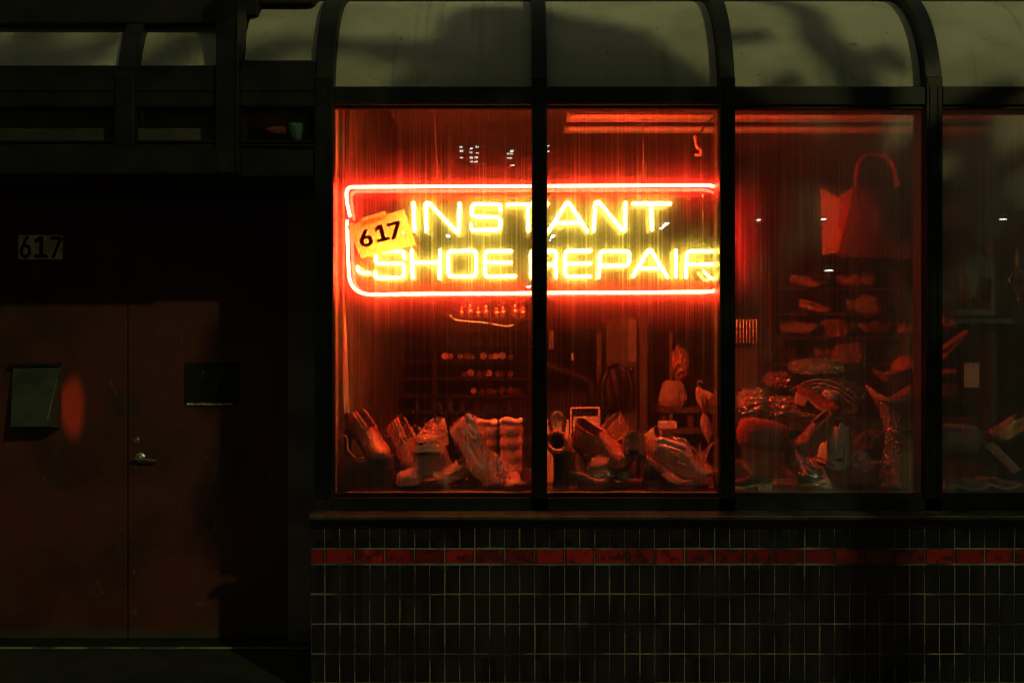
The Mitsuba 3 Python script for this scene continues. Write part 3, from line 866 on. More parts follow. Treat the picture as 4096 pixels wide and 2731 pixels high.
def shaft_mesh(cx, cy, z0, z1, rx, ry, flare=1.0, bands=0, puff=.0, lean=(0, 0), n=28, thick=.006, depth=.1, seed=2, amp=.004):
    g = np.arange(n) * 2 * np.pi / n
    rings = []
    Nz = 26
    for i in range(Nz):
        t = i / (Nz - 1)
        k = 1 + (flare - 1) * t + (puff * abs(math.sin(math.pi * bands * t)) if bands else 0)
        z = z0 + (z1 - z0) * t
        rings.append(np.stack([cx + lean[0] * t + rx * k * np.cos(g), cy + lean[1] * t + ry * k * np.sin(g), np.full(n, z)], 1))
    for dz, dr in ((.004, -.25), (.003, -.8), (-.01, -1.2), (-depth, -1.5)):
        k = flare
        rings.append(np.stack([cx + lean[0] + (rx * k + thick * dr) * np.cos(g), cy + lean[1] + (ry * k + thick * dr) * np.sin(g), np.full(n, z1 + dz)], 1))
    rings = np.array(rings)
    nz = meshkit.fbm(rings.reshape(-1, 3) * 20 + seed, 3, seed).reshape(rings.shape[:2]) - .5
    rings[:Nz] += (nz[:Nz, :, None] * 2 * amp) * np.stack([np.cos(g), np.sin(g), g * 0], 1)[None]
    return loft(rings, cap0=False, cap1=True)


def add_boot(name, label, org, toe, up, m_up, m_sole, z1=.22, rx=.055, ry=.045, flare=1.1, bands=0, puff=0.0, lean=(0, 0), collar_m=None, cat_='boot', group=None, seed=3, **kw):
    t = thing(name, label, cat_, group)
    kw.setdefault('collar', .08)
    p = shoe_parts(seed=seed, **kw)
    org = inside(p, org, toe, up)
    pl = lambda m: place(m, org, toe, up)
    add('foot', pl(p['upper']), m_up, t, smooth=50)
    add('sole', pl(p['sole']), m_sole, t, smooth=35)
    cx = p['L'] * .19
    add('shaft', pl(shaft_mesh(cx, 0, .045, z1, rx, ry, flare, bands, puff, lean, seed=seed)), m_up, t, smooth=50)
    if collar_m:
        g = np.arange(25) * 2 * np.pi / 24
        pts = np.stack([cx + lean[0] + rx * flare * .93 * np.cos(g), lean[1] + ry * flare * .93 * np.sin(g), z1 + .012 + .006 * np.sin(3 * g + seed)], 1)[:-1]
        add('collar', pl(tube(pts, .014, 8, closed=True)), collar_m, t, smooth=60)
    return t


# --- first pane
bg = thing('leather_bag', 'black leather bag with an open red lit rim at the left end of the display', 'bag')
rings = []
for t in np.linspace(0, 1, 9):
    h, hw, hd = .165 * t, .148 - .006 * t + .01 * math.sin(3 * t), .075 + .01 * math.sin(3.1 * t)
    g = np.arange(28) * 2 * np.pi / 28
    rings.append(np.stack([np.sign(np.cos(g)) * hw * np.abs(np.cos(g)) ** .35, np.sign(np.sin(g)) * hd * np.abs(np.sin(g)) ** .5, np.full(28, h) + .012 * t * np.cos(g * 1.0)], 1))
top = rings[-1]
rings.append(top * [.985, .94, 1] + [0, 0, .004]); rings.append(top * [.965, .86, 1] + [0, 0, -.004]); rings.append(top * [.95, .8, .5])
c = P(1468, 1955, .17)
bagm = wobble(loft(rings), .006, 9, 3)
add('body', move(bagm, [c[0], c[1], ZD]), M_blk_leather, bg, smooth=40)
rim = np.array(bagm.vertices)[9 * 28:10 * 28] + [c[0], c[1], ZD + .002]
add('rim_piping', tube(rim, .004, 6, closed=True), M_leather, bg, smooth=60)
add('strap', tube(fillet([P(1345, 1815, .1), P(1352, 1760, .09), P(1375, 1738, .09), P(1392, 1755, .10), P(1385, 1795, .1), P(1420, 1830, .1)], .03), .006, 6), M_leather, bg, smooth=60)
add_shoe('brogue', 'left one of two brown brogues with pale punched trim, on the black bag', P(1398, 1712, .24), (.62, -.42, -.50), (.42, -.35, .82), M_leather, M_rubber, punch=True, laces=False, L=.30, W=.13, collar=.115, H=.10, seed=4)
add_shoe('brogue', 'brown leather brogue with pale punched trim leaning right of its mate, toe pointing down', P(1545, 1722, .28), (.55, -.38, -.72), (.55, -.30, .75), M_leather, M_rubber, punch=True, laces=False, L=.31, W=.125, collar=.11, H=.095, seed=5)
add_shoe('sneaker', 'dark red sneaker with a bright cream sole band, on top of another shoe', P(1765, 1752, .34), (-.30, -.90, -.12), (-.1, -.12, 1), M_canvas, M_cream, L=.27, W=.132, H=.11, collar=.115, heel=.006, sole=.03, seed=6, sole_out=1.07)
add_shoe('sneaker', 'scuffed brown sneaker under the cream soled one, toe pointing down to the left', P(1800, 1850, .26), (-.80, -.42, -.34), (-.35, -.2, .9), M_canvas, M_canvas, L=.31, W=.135, H=.115, collar=.12, heel=.008, seed=7)
add_shoe('wrapped_shoe', 'tan shoe wrapped in clear plastic, standing on its toe in front of the padded boots', P(1822, 1705, .25), (.50, -.30, -.80), (.66, -.62, .35), M_tan, M_tan, L=.33, W=.13, H=.115, collar=.10, wrap=.012, seed=8, laces=False)
add_boot('padded_boot', 'left one of the two upright quilted winter boots', [X(1935, .33), .36, ZD + .012], (.25, -.95, 0), (0, 0, 1), M_puff, M_rubber, z1=.315, rx=.064, ry=.055, flare=1.0, bands=4, puff=.14, collar_m=M_fleece, L=.25, W=.11, group='pair of quilted winter boots', seed=9)
add_boot('padded_boot', 'right one of the two upright quilted winter boots, beside the window bar', [X(2040, .3), .32, ZD + .012], (.12, -.98, 0), (0, 0, 1), M_puff, M_rubber, z1=.325, rx=.066, ry=.055, flare=1.0, bands=4, puff=.14, collar_m=M_fleece, L=.25, W=.11, group='pair of quilted winter boots', seed=10)
add_boot('black_boot', 'black boot leaning behind the window bar beside the quilted boots', P(2075, 1945, .36) + [0, 0, .012], (.35, -.90, 0), (.28, 0, 1), M_blk_leather, M_rubber, z1=.24, rx=.05, ry=.048, L=.27, seed=11)
gl = thing('drinking_glass', 'small empty glass standing among the shoes in the first pane', 'glass')
add('tumbler', move(lathe([(.001, 0), (.022, 0), (.028, .09), (.026, .09), (.021, .006), (.001, .006)], 20), [X(1782, .09), .09, ZD]), 'clear_plastic', gl, smooth=40)
pole = [P(1368, 1160, .24), P(1388, 1650, .15)]
solo('wooden_lath', loft([[q + [-.014, 0, 0], q + [.014, 0, 0], q + [.014, .006, 0], q + [-.014, .006, 0]] for q in pole]), M_cream, 'pale wooden lath leaning in the left corner of the first pane', 'lath')

# --- second pane 
add_boot('ankle_boot', 'dark ankle boot lying on its back with its round opening towards the street', P(2236, 1800, .16) + [0, .16, -.05], (0, .25, 1), (-.05, -1, .12), M_blk_leather, M_rubber, z1=.20, rx=.052, ry=.05, flare=1.05, collar_m=M_leather, L=.25, seed=12)
add_shoe('ankle_shoe', 'brown leather shoe with a wide collar on the heap by the first window bar', P(2296, 1768, .30), (.80, -.36, -.32), (-.10, -.45, .85), M_leather, M_rubber, L=.33, W=.15, H=.13, collar=.145, laces=False, seed=13)
add_shoe('loafer', 'smooth loafer tipped sideways with its lining lit bright red', P(2510, 1725, .36), (-.70, -.35, -.42), (-.45, -.35, .85), M_leather, M_leather, L=.30, W=.12, H=.09, collar=.105, laces=False, seed=14)
add_shoe('dress_shoe', 'rounded heel of a dark dress shoe pointing away, in the middle of the second pane', P(2535, 1835, .12), (.12, .95, .10), (0, -.15, 1), M_leather, M_rubber, L=.29, W=.165, H=.115, collar=.13, laces=False, seed=15)
add_boot('work_boot', 'large black work boot lying in the dark lower left corner of the second pane', P(2215, 1950, .17) + [0, 0, .012], (1, -.12, 0), (0, 0, 1), M_blk_leather, M_rubber, z1=.17, rx=.055, ry=.05, L=.30, W=.11, seed=16)
add_shoe('black_shoe', 'black shoe with its round toe towards the street, left of the heel block', [X(2490, .1), .40, ZD + .012], (-.08, -1, 0), (0, 0, 1), M_blk_leather, M_rubber, L=.28, W=.10, laces=False, seed=17)
add_shoe('black_shoe', 'black shoe seen from behind with a square heel block on the display shelf', [X(2610, .08), .09, ZD + .02], (.15, 1, 0), (0, 0, 1), M_blk_leather, M_rubber, L=.28, W=.115, collar=.085, heel=.03, sole=.02, laces=False, seed=18)
add_shoe('slipper', 'flat open slipper with a pale curved edge lying against the wrapped shoe', P(2560, 1838, .2), (.78, -.25, -.42), (.45, -.25, .85), M_leather, M_tan, L=.27, W=.095, H=.035, collar=.022, laces=False, seed=19)
add_shoe('wrapped_shoe', 'shoe in glittering clear plastic lying at the right end of the second pane', P(2610, 1808, .22), (.84, -.22, -.40), (.3, -.55, .8), M_leather, M_tan, L=.34, W=.13, H=.105, wrap=.014, seed=20, laces=False)
solo('insole', loft([[P(2795, 1850, .2), P(2812, 1850, .2), P(2812, 1850, .206), P(2795, 1850, .206)], [P(2788, 1820, .2), P(2808, 1812, .2), P(2808, 1812, .206), P(2788, 1820, .206)], [P(2797, 1772, .2), P(2800, 1772, .2), P(2800, 1772, .206), P(2797, 1772, .206)]]), M_tan, 'thin upright insole tip beside the second window bar, left of its twin', 'insole')
solo('insole', loft([[P(2800, 1850, .22), P(2822, 1850, .22), P(2822, 1850, .226), P(2800, 1850, .226)], [P(2808, 1808, .22), P(2838, 1800, .22), P(2838, 1800, .226), P(2808, 1808, .226)], [P(2850, 1768, .22), P(2855, 1768, .22), P(2855, 1768, .226), P(2850, 1768, .226)]]), M_tan, 'thin insole tip slanting right beside the second window bar', 'insole')
yb = .58
solo('carton', box(X(2150, yb), X(2276, yb), yb, yb + .1, ZD, Z(1682, yb), .002), M_card, 'plain white carton at the left edge of the second pane behind the boots', 'carton')
pf = thing('card_stand', 'small wire stand holding a blank white card behind the shoes', 'stand')
za = [P(2284, 1700, yb), P(2284, 1632, yb), P(2397, 1630, yb), P(2397, 1700, yb)]
add('frame', tube(fillet([za[0] + [0, 0, -.11], za[1], za[2], za[3] + [0, 0, -.11]], .006), .006, 6), M_card, pf)
add('card', box(X(2292, yb), X(2392, yb), yb + .004, yb + .012, ZD, Z(1665, yb), .001), M_card, pf)
st = thing('leather_strap', 'twisted strip of leather hanging from a hook beside the second window bar', 'strap')
v = []
for k, t in enumerate(np.linspace(0, 1, 26)):
    q = P(2795 + 45 * t, 1545 + 245 * t, .30 - .05 * t)
    a = 2.4 + 5.5 * t
    w = .012 + .022 * math.sin(math.pi * min(1, t * 1.1)) ** .6
    v.append([q + [w * math.cos(a), w * math.sin(a) * .6, 0], q, q - [w * math.cos(a), w * math.sin(a) * .6, 0]])
add('strip', grid(np.array(v)), M_leather, st, smooth=True)
add('hook', tube(fillet([P(2795, 1548, .3), P(2788, 1530, .3), P(2800, 1520, .3), P(2812, 1535, .3), P(2812, 600, .3)], .01), .003, 6), M_chrome, st)
solo('leather_offcut', grid(np.array([[P(2808, 1560, .32), P(2815, 1556, .33)], [P(2830, 1600, .30), P(2858, 1575, .31)], [P(2850, 1660, .31), P(2866, 1640, .31)]])), M_leather, 'pointed leather offcut hanging beside the twisted strip', 'leather offcut')

# --- fillers of the heap
HEAP = [
    ('black_shoe', 'black shoe lying low between the black bag and the brown sneaker', 1665, 1930, .12, (.7, -.6, 0), (-.2, -.2, 1), 'k', .27, .075),
    ('black_shoe', 'black shoe with its toe to the street under the plastic wrapped tan shoe', 1865, 1955, .30, (.2, -1, 0), (0, 0, 1), 'k', .27, .08),
    ('brown_shoe', 'brown shoe lying on its side behind the sneakers of the first pane', 1690, 1800, .42, (.8, -.5, .1), (.1, -.7, .6), 'b', .28, .09),
    ('black_shoe', 'black shoe tipped on its heel behind the second brogue', 1600, 1850, .36, (.35, -.5, .75), (-.3, -.6, .5), 'k', .27, .08),
    ('dark_sneaker', 'dark sneaker low in the middle of the second pane behind the heel block', 2430, 1900, .26, (.85, -.45, -.1), (0, -.2, 1), 'c', .28, .09),
    ('brown_shoe', 'brown shoe with its sole up at the back of the second pane', 2440, 1760, .46, (.9, .2, .12), (.1, -.6, -.7), 'b', .28, .08),
    ('black_shoe', 'black shoe under the glittering wrapped shoe in the second pane', 2690, 1955, .16, (.9, -.35, 0), (0, 0, 1), 'k', .28, .08),
    ('black_shoe', 'black shoe at the right end of the second pane with its toe to the street', 2790, 1955, .28, (-.1, -1, 0), (0, 0, 1), 'k', .27, .08),
    ('black_boot_shoe', 'black shoe standing in the shade below the red cushion', 3000, 1955, .32, (.5, -.85, 0), (0, 0, 1), 'k', .29, .1),
    ('brown_shoe', 'dark brown shoe behind the pale shoe in the third pane', 3250, 1900, .46, (-.7, -.6, 0), (0, -.1, 1), 'b', .27, .09),
    ('brown_shoe', 'brown shoe lying on its side beside the sequinned boot', 3490, 1900, .46, (-.85, -.4, .1), (0, -.7, .6), 'b', .26, .09),
    ('black_shoe', 'black shoe in the middle of the last pane under the hanging tag', 3880, 1830, .40, (.9, -.3, -.1), (0, -.3, 1), 'k', .28, .09),
    ('brown_shoe', 'brown shoe at the right edge of the last pane', 4030, 1740, .44, (-.8, -.4, -.1), (0, -.3, 1), 'b', .28, .09),
    ('brown_shoe', 'scuffed brown shoe wedged between the second brogue and the cream soled sneaker', 1668, 1835, .30, (.45, -.55, -.6), (.4, -.4, .7), 'b', .28, .09),
    ('grey_shoe', 'grey shoe on its side in front of the loafer in the second pane', 2445, 1850, .22, (-.75, -.5, -.25), (-.2, -.6, .7), 'c', .29, .10),
    ('brown_shoe', 'brown shoe with its toe down at the left edge of the second pane', 2290, 1880, .30, (.3, -.5, -.75), (.4, -.6, .5), 'b', .28, .09),
    ('grey_shoe', 'grey shoe leaning between the dress shoe and the wrapped shoe', 2615, 1840, .34, (.35, -.45, -.7), (.5, -.5, .6), 'c', .28, .09),
    ('tan_shoe', 'tan shoe lying low between the brown sneaker and the wrapped tan shoe', 1815, 1915, .22, (-.8, -.45, -.1), (0, -.35, 1), 't', .27, .085),
]
for k, (nm, lb, px, py, Y, toe, up, mk, L_, H_) in enumerate(HEAP):
    mm = {'k': M_blk_leather, 'b': M_leather, 'c': M_canvas, 't': M_tan}[mk]
    o = P(px, py, Y)
    o[2] = max(o[2], ZD + .013) if py < 1925 else ZD + .013
    o = o - np.array(toe) / np.linalg.norm(toe) * L_ * .5
    add_shoe(nm, lb, o, toe, up, mm, M_rubber if mk != 'c' else M_tan, L=L_, H=H_, W=.105, collar=H_ + .01, laces=k % 2 == 0, seed=130 + k)

for k, (px, py, Y, w, h, lb) in enumerate(((1600, 1900, .20, .085, .07, 'crumpled clear plastic bag between the black bag and the brown sneaker'), (1985, 1880, .15, .07, .085, 'crumpled clear plastic bag in front of the quilted boots'),
                                           (2395, 1895, .17, .09, .06, 'crumpled clear plastic bag low in the middle of the second pane'), (2700, 1790, .36, .09, .065, 'crumpled clear plastic bag behind the glittering wrapped shoe'),
                                           (3440, 1850, .24, .07, .07, 'crumpled clear plastic bag beside the white high sneaker'))):
    m = trimesh.creation.icosphere(subdivisions=4)
    v = np.array(m.vertices)
    a = np.abs(meshkit.fbm(v * 2.6 + k * 4.1, 3, 200 + k) - .5) * 2
    q = P(px, py, Y)
    m.vertices = v * (1 - .55 * a)[:, None] * [w, .06, h] + q
    m.vertices = np.array(m.vertices) + [0, 0, max(0, ZD + .002 - m.bounds[0][2])]
    solo('plastic_bag', m, 'clear_plastic', lb, 'plastic bag', smooth=25)
M_bagfront0 = mat('dark_red_cloth', (.10, .03, .025), rough=.9)


def crumple(cx, cy, cz, rx, ry, rz, seed, box_=.75, amp=.35, freq=2.4):
    m = trimesh.creation.icosphere(subdivisions=4)
    v = np.array(m.vertices)
    n = np.sign(v) * np.abs(v) ** box_
    a = np.abs(meshkit.fbm(v * freq + seed * 3.7, 4, seed) - .5) * 2
    b = meshkit.fbm(v * 1.3 + seed * 1.9, 2, seed + 9) - .5
    n = n * (1 - amp * 1.2 * a + .9 * amp * b)[:, None]
    m.vertices = n * [rx, ry, rz] + [cx, cy, cz]
    return m

# --- third pane
cu = thing('stuffed_cushion', 'plump red lit cushion at the left end of the third pane', 'cushion')
m = trimesh.creation.icosphere(subdivisions=4)
v = np.array(m.vertices)
v = np.sign(v) * np.abs(v) ** [.5, .8, .62]
v *= (1 + .14 * (meshkit.fbm(v * 2.2, 3, 5) - .5))[:, None]
m.vertices = v * [.135, .085, .082]
q = P(3052, 1738, .24)
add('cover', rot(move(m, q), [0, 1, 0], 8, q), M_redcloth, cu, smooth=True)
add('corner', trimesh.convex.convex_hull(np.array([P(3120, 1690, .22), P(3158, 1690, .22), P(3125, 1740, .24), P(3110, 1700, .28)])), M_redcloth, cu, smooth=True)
add_shoe('wrapped_shoe', 'dark shoe toe in shiny plastic, low between the cushion and the high sneaker', P(3165, 1862, .30), (.25, -.86, -.30), (-.1, -.3, .95), M_blk_leather, M_cream, L=.25, W=.12, H=.11, collar=.11, wrap=.014, seed=24, laces=False)
add_shoe('flat_shoe', 'dark flat shoe with a pale sole edge under the cushion', [X(3090, .12), .14, ZD + .012], (-.75, .3, 0), (0, 0, 1), M_blk_leather, M_cream, L=.24, W=.09, H=.06, collar=.05, seed=25, laces=False)
add_shoe('high_sneaker', 'white sneaker with a striped sole in shiny plastic, standing heel to the street', P(3362, 1858, .22), (.02, .95, .12), (0, -.12, 1), M_white, M_white, L=.27, W=.135, H=.12, collar=.215, heel=.01, sole=.028, stripes=True, seed=26)
add_shoe('red_sneaker', 'red lit sneaker tipped over, toe down left, beside the white high sneaker', P(3330, 1712, .30), (-.82, -.30, -.42), (-.2, -.45, .85), M_leather, M_tan, L=.26, W=.095, H=.09, collar=.1, seed=27)
add_shoe('pale_shoe', 'pale shoe with its toe to the street below the white high sneaker', [X(3318, .12), .36, ZD + .012], (-.14, -1, 0), (0, 0, 1), M_cream, M_white, L=.27, W=.105, H=.075, seed=28)
solo('folded_card', trimesh.convex.convex_hull(np.array([P(3360, 1925, .14), P(3505, 1925, .16), P(3500, 1935, .12), P(3400, 1822, .30), P(3440, 1822, .30), P(3360, 1925, .34), P(3500, 1925, .34)])), M_grey_metal, 'grey green sloping card beside the pale shoe', 'card')
solo('grey_carton', box(X(3420, .45), X(3535, .45), .45, .55, ZD, Z(1715, .45), .003), M_grey_metal, 'grey green carton half hidden behind the sequinned boot', 'carton')
solo('dark_cloth', crumple(*P(3485, 1775, .34), .075, .06, .09, 31, .8, .55), M_bagfront0, 'crumpled dark red cloth between the white high sneaker and the sequinned boot', 'cloth', smooth=True)
sb = thing('sequin_boot', 'tall boot covered in sequins with a wide flared top beside the third window bar', 'boot')
M_net = mat('dark_sequin_cloth', worn((.13, .06, .04), (.07, .04, .03), 30), rough=.6)
g = np.arange(40) * 2 * np.pi / 40
prof = [(1948, 46), (1920, 50), (1860, 48), (1800, 42), (1740, 38), (1690, 42), (1640, 56), (1600, 72), (1565, 90)]
xc = [3568, 3566, 3572, 3578, 3580, 3578, 3572, 3565, 3556]
YS = .26
rings = []
for (py, hw), cx in zip(prof, xc):
    q = P(cx, py, YS); r = S(hw, YS)
    rings.append(np.stack([q[0] + r * np.cos(g), YS + r * .75 * np.sin(g), np.full(40, q[2])], 1))
R2 = np.array(rings)
R2[-1, :, 2] += .035 * np.cos(2 * g) + .0
R2[-2, :, 2] += .012 * np.cos(2 * g)
bt = R2[-1].copy(); cen = bt.mean(0)
R3 = np.vstack([R2, [cen + (bt - cen) * [.95, .95, 1], cen + (bt - cen) * [.8, .8, 1] + [0, 0, -.04]]])
bm = loft(R3, cap0=True, cap1=True)
add('shaft', wobble(bm, .004, 12, 6), M_net, sb, smooth=50)
p = shoe_parts(L=.26, W=.095, H=.07, collar=.07, heel=.05, sole=.01, seed=33, point=.8)
org, toe_, up_ = [X(3585, .3), .30, ZD + .012], (-.35, -.9, 0), (0, 0, 1)
add('foot', place(p['upper'], org, toe_, up_), M_net, sb, smooth=50)
add('sole', place(p['sole'], org, toe_, up_), M_rubber, sb, smooth=35)
M_seq = mat('bright_sequin', (.95, .62, .42), rough=.3, metal=.35)
sq = []
gg = np.random.default_rng(41)
nr = len(R2) - 1
disc = trimesh.Trimesh([[0, -.0008, 0]] + [[math.cos(a) * .0052, 0, math.sin(a) * .0038] for a in np.arange(6) * math.pi / 3], [[0, i + 1, (i + 1) % 6 + 1] for i in range(6)], process=False)
for k in range(2600):
    i = gg.integers(0, nr); t = gg.random(); a = math.pi + gg.random() * math.pi
    j = a / (2 * math.pi) * 40; j0 = int(j) % 40; jf = j - int(j)
    a0 = R2[i][j0] * (1 - jf) + R2[i][(j0 + 1) % 40] * jf; a1 = R2[i + 1][j0] * (1 - jf) + R2[i + 1][(j0 + 1) % 40] * jf
    q = a0 * (1 - t) + a1 * t
    dens = max(math.exp(-((i + t - 7.6) / .75) ** 2), .22 + .3 * (i < 3))
    if gg.random() > dens: continue
    n = np.array([math.cos(a), math.sin(a), 0])
    d = disc.copy(); d.apply_transform(trimesh.transformations.euler_matrix(*gg.normal(0, .45, 3)))
    sq.append(move(rot(d, [0, 0, 1], math.degrees(a + math.pi / 2)), q + n * .0045))
for row in (7.35, 7.7):
    for k in range(46):
        a = math.pi * (1 + k / 45); j = a / (2 * math.pi) * 40; j0 = int(j) % 40; jf = j - int(j); i = int(row); t = row - i
        a0 = R2[i][j0] * (1 - jf) + R2[i][(j0 + 1) % 40] * jf; a1 = R2[i + 1][j0] * (1 - jf) + R2[i + 1][(j0 + 1) % 40] * jf
        d = trimesh.creation.icosphere(subdivisions=1, radius=.0032)
        sq.append(move(d, a0 * (1 - t) + a1 * t + np.array([math.cos(a), math.sin(a), 0]) * .005))
add('sequins', cat(*sq), M_seq, sb, kind='stuff')
ch = fillet([P(3455, 1552, .12), P(3530, 1610, .10), P(3590, 1632, .10), P(3588, 1680, .12), P(3562, 1720, .14), P(3575, 1760, .15)], .03, 6)
add('bead_string', cat(*[move(trimesh.creation.icosphere(subdivisions=1, radius=.0034), ch[0] + (ch[-1] - ch[0]) * 0 + np.array([np.interp(t, np.linspace(0, 1, len(ch)), ch[:, k]) for k in range(3)])) for t in np.linspace(0, 1, 44)]), M_chrome, sb)
# work counter behind with wrapped bundles
YC2 = .95
ct = thing('work_counter', 'dark wooden work counter behind the display, loaded with wrapped shoes', 'counter')
zc2 = Z(1690, YC2)
add('top', box(X(2950, YC2), 3.6, YC2 - .12, YC2 + .55, zc2 - .04, zc2, .004), M_wood, ct)
add('front_panel', box(X(2955, YC2), 3.6, YC2 - .08, YC2 - .06, G + .02, zc2 - .0405), M_int, ct)


def bundle(name, label, px, py, w, h, Y, seed, m=None, cat_='bundle'):
    t = thing(name, label, cat_)
    q = P(px, py, Y)
    rx, rz = S(w, Y) / 2, S(h, Y) / 2
    add('contents', crumple(*q, rx * .92, .085, rz * .92, seed), m or M_leather, t, smooth=True)
    mm = crumple(*q, rx * 1.08, .10, rz * 1.1, seed + 50, .75, .4, 3.2)
    add('plastic_wrap', mm, 'clear_plastic', t, smooth=25)
    return t


bundle('wrapped_bundle', 'shiny plastic bundle lit orange at the left end of the counter', 3000, 1600, 120, 95, .85, 60, M_tan)
bundle('wrapped_bundle', 'flat red wrapped bundle in the upper middle of the counter pile', 3105, 1518, 110, 70, 1.15, 61, M_redcloth)
bundle('wrapped_bundle', 'large low wrapped bundle in the middle of the counter', 3130, 1625, 180, 90, .9, 62, M_leather)
bundle('wrapped_bundle', 'long wrapped bundle along the top of the counter pile', 3260, 1465, 220, 70, 1.2, 63, M_canvas)
bundle('wrapped_bundle', 'dark wrapped bundle under the cable loops at the right of the pile', 3350, 1570, 190, 110, 1.0, 64, M_blk_leather)
add_shoe('pump', 'red lit pump lying on the counter in front of the wrapped bundles', P(3180, 1600, .82), (.85, -.3, -.2), (.1, -.4, 1), M_redcloth, M_tan, L=.24, W=.08, H=.06, collar=.055, heel=.05, laces=False, seed=66, point=.7)
add_shoe('pump', 'pale toed shoe poking out of the pile under the cable loops', P(3370, 1600, .9), (-.62, -.55, .1), (.2, -.4, 1), M_white, M_tan, L=.2, W=.09, H=.07, collar=.06, laces=False, seed=67)
cb = thing('cable_coil', 'loose loops of black cable draped over the wrapped bundles', 'cable')
for k in range(5):
    a = fillet([P(3160 + 12 * k, 1560 + 8 * k, .84), P(3240, 1515 + 7 * k, .82), P(3330, 1520 + 9 * k, .80), P(3400, 1560 + 12 * k, .80), P(3440, 1600 + 10 * k, .82), P(3380, 1645 + 3 * k, .82), P(3300, 1665, .82), P(3180, 1662 - 4 * k, .82)], .12, 6)
    add('loop', tube(a, .0045, 6), M_blk_leather if k % 2 else M_canvas, cb, smooth=60)
# hanging handbag 
hb = thing('hanging_handbag', 'large handbag hanging high in the third pane with a red lit side and braided handle', 'handbag')
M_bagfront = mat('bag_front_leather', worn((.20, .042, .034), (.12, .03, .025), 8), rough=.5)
M_bagred = mat('bag_lit_side_leather', worn((.34, .05, .042), (.25, .038, .032), 9), rough=.45)  # side redder and brighter than the front: neon light painted into its leather
Yh = .50


def bq(px, py, Y): return P(px, py, Y)


def bagface(q, n=9, bulge=.02, dirn=(0, -1, 0), seed=1):
    a, b, c_, d = [np.asarray(x) for x in q]
    v = np.zeros((n, n, 3))
    for i, s in enumerate(np.linspace(0, 1, n)):
        for j, t in enumerate(np.linspace(0, 1, n)):
            p = (1 - s) * ((1 - t) * a + t * b) + s * ((1 - t) * d + t * c_)
            v[i, j] = p + np.asarray(dirn) * bulge * math.sin(math.pi * s) * math.sin(math.pi * t) + .006 * (meshkit.noise(np.array([s * 4, t * 4, seed])) - .5)
    return grid(v)


fl, fr = bq(3415, 745, Yh - .05), bq(3560, 742, Yh - .03)
bl_, br = bq(3352, 1028, Yh - .08), bq(3655, 1030, Yh - .05)
gl_, glb = bq(3282, 752, Yh + .12), bq(3288, 1020, Yh + .14)
mid_t, mid_b = bq(3352, 790, Yh + .03), bq(3360, 1008, Yh + .06)
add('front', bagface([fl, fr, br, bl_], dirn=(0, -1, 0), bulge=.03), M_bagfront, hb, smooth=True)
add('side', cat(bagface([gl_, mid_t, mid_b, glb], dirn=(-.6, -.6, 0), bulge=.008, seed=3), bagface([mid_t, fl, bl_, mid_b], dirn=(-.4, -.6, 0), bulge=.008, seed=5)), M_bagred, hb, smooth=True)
add('back', bagface([gl_, fr + [0, .2, 0], br + [0, .22, 0], glb], dirn=(0, 1, 0)), M_leather, hb, smooth=True)
add('far_side', bagface([fr, fr + [0, .2, 0], br + [0, .22, 0], br], dirn=(1, 0, 0)), M_leather, hb, smooth=True)
add('base', grid(np.array([[bl_, br], [mid_b, (br + glb + [.2, .1, 0]) / 2 + [.1, 0, 0]], [glb, br + [0, .22, 0]]])), M_blk_leather, hb, smooth=True)
hp = fillet([P(3424, 740, Yh - .05), P(3428, 665, Yh - .04), P(3462, 622, Yh - .03), P(3510, 612, Yh - .03), P(3560, 632, Yh - .03), P(3584, 680, Yh - .03), P(3590, 742, Yh - .03)], .06, 5)
tt = np.linspace(0, 1, 90)
hp = np.stack([np.interp(tt, np.linspace(0, 1, len(hp)), hp[:, k]) for k in range(3)], 1)
_, A_, B_ = frames(hp)
hs_ = [tube(hp + .0075 * (np.cos(tt * 60 + o)[:, None] * A_ + np.sin(tt * 60 + o)[:, None] * B_), .0075, 6) for o in (0, 2.1, 4.2)]
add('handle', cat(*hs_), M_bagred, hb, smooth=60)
for px in (3428, 3588):
    g = np.arange(13)[:-1] * 2 * np.pi / 12
    q = P(px, 742, Yh - .055)
    add('ring', tube(np.stack([q[0] + .014 * np.cos(g), q[1] + 0 * g, q[2] + .016 * np.sin(g)], 1), .0025, 6, closed=True), M_chrome, hb, smooth=60)
add('hanging_wire', tube(np.array([P(3510, 612, Yh - .03), [X(3510, Yh - .03), Yh - .03, ZC]]), .0015, 5), M_wire, hb)
# ceiling things
lf = thing('hanging_light_fixture', 'long unlit white shop light hanging below the ceiling across the second and third panes', 'light fixture')
M_dpaint0 = mat('dull_enamel', (.12, .11, .10), rough=.5)
M_wht = mat('white_enamel', worn((.40, .36, .33), (.30, .27, .25), 3), rough=.4)
z0_ = 3.0
xa, xb = .31, 3.6
for y0_, y1_ in ((.45, .70), (.84, 1.03)):
    rr = [[[x, y, z] for y, z in [[y0_, z0_], [y0_ + .002, z0_ + .006], [y0_ + .09, z0_ + .06], [y1_ - .09, z0_ + .06], [y1_ - .002, z0_ + .006], [y1_, z0_], [y1_ - .006, z0_ + .002], [(y0_ + y1_) / 2, z0_ + .03], [y0_ + .006, z0_ + .002]]] for x in (xa, xb)]
    add('reflector', loft(rr), M_wht, lf)
    yc = (y0_ + y1_) / 2
    add('unlit_tube', tube(np.array([[xa + .03, yc, z0_ + .008], [xb - .03, yc, z0_ + .008]]), .013, 8), M_card, lf, smooth=60)
add('spine', box(xa + .04, xb, .735, .805, z0_ + .045, z0_ + .075, .004), M_dpaint0, lf)
YL0 = .6
for px in (2580, 3330):
    add('tie_bar', box(X(px, .6), X(px, .6) + .04, .47, 1.0, z0_ + .077, z0_ + .09), M_wht, lf)
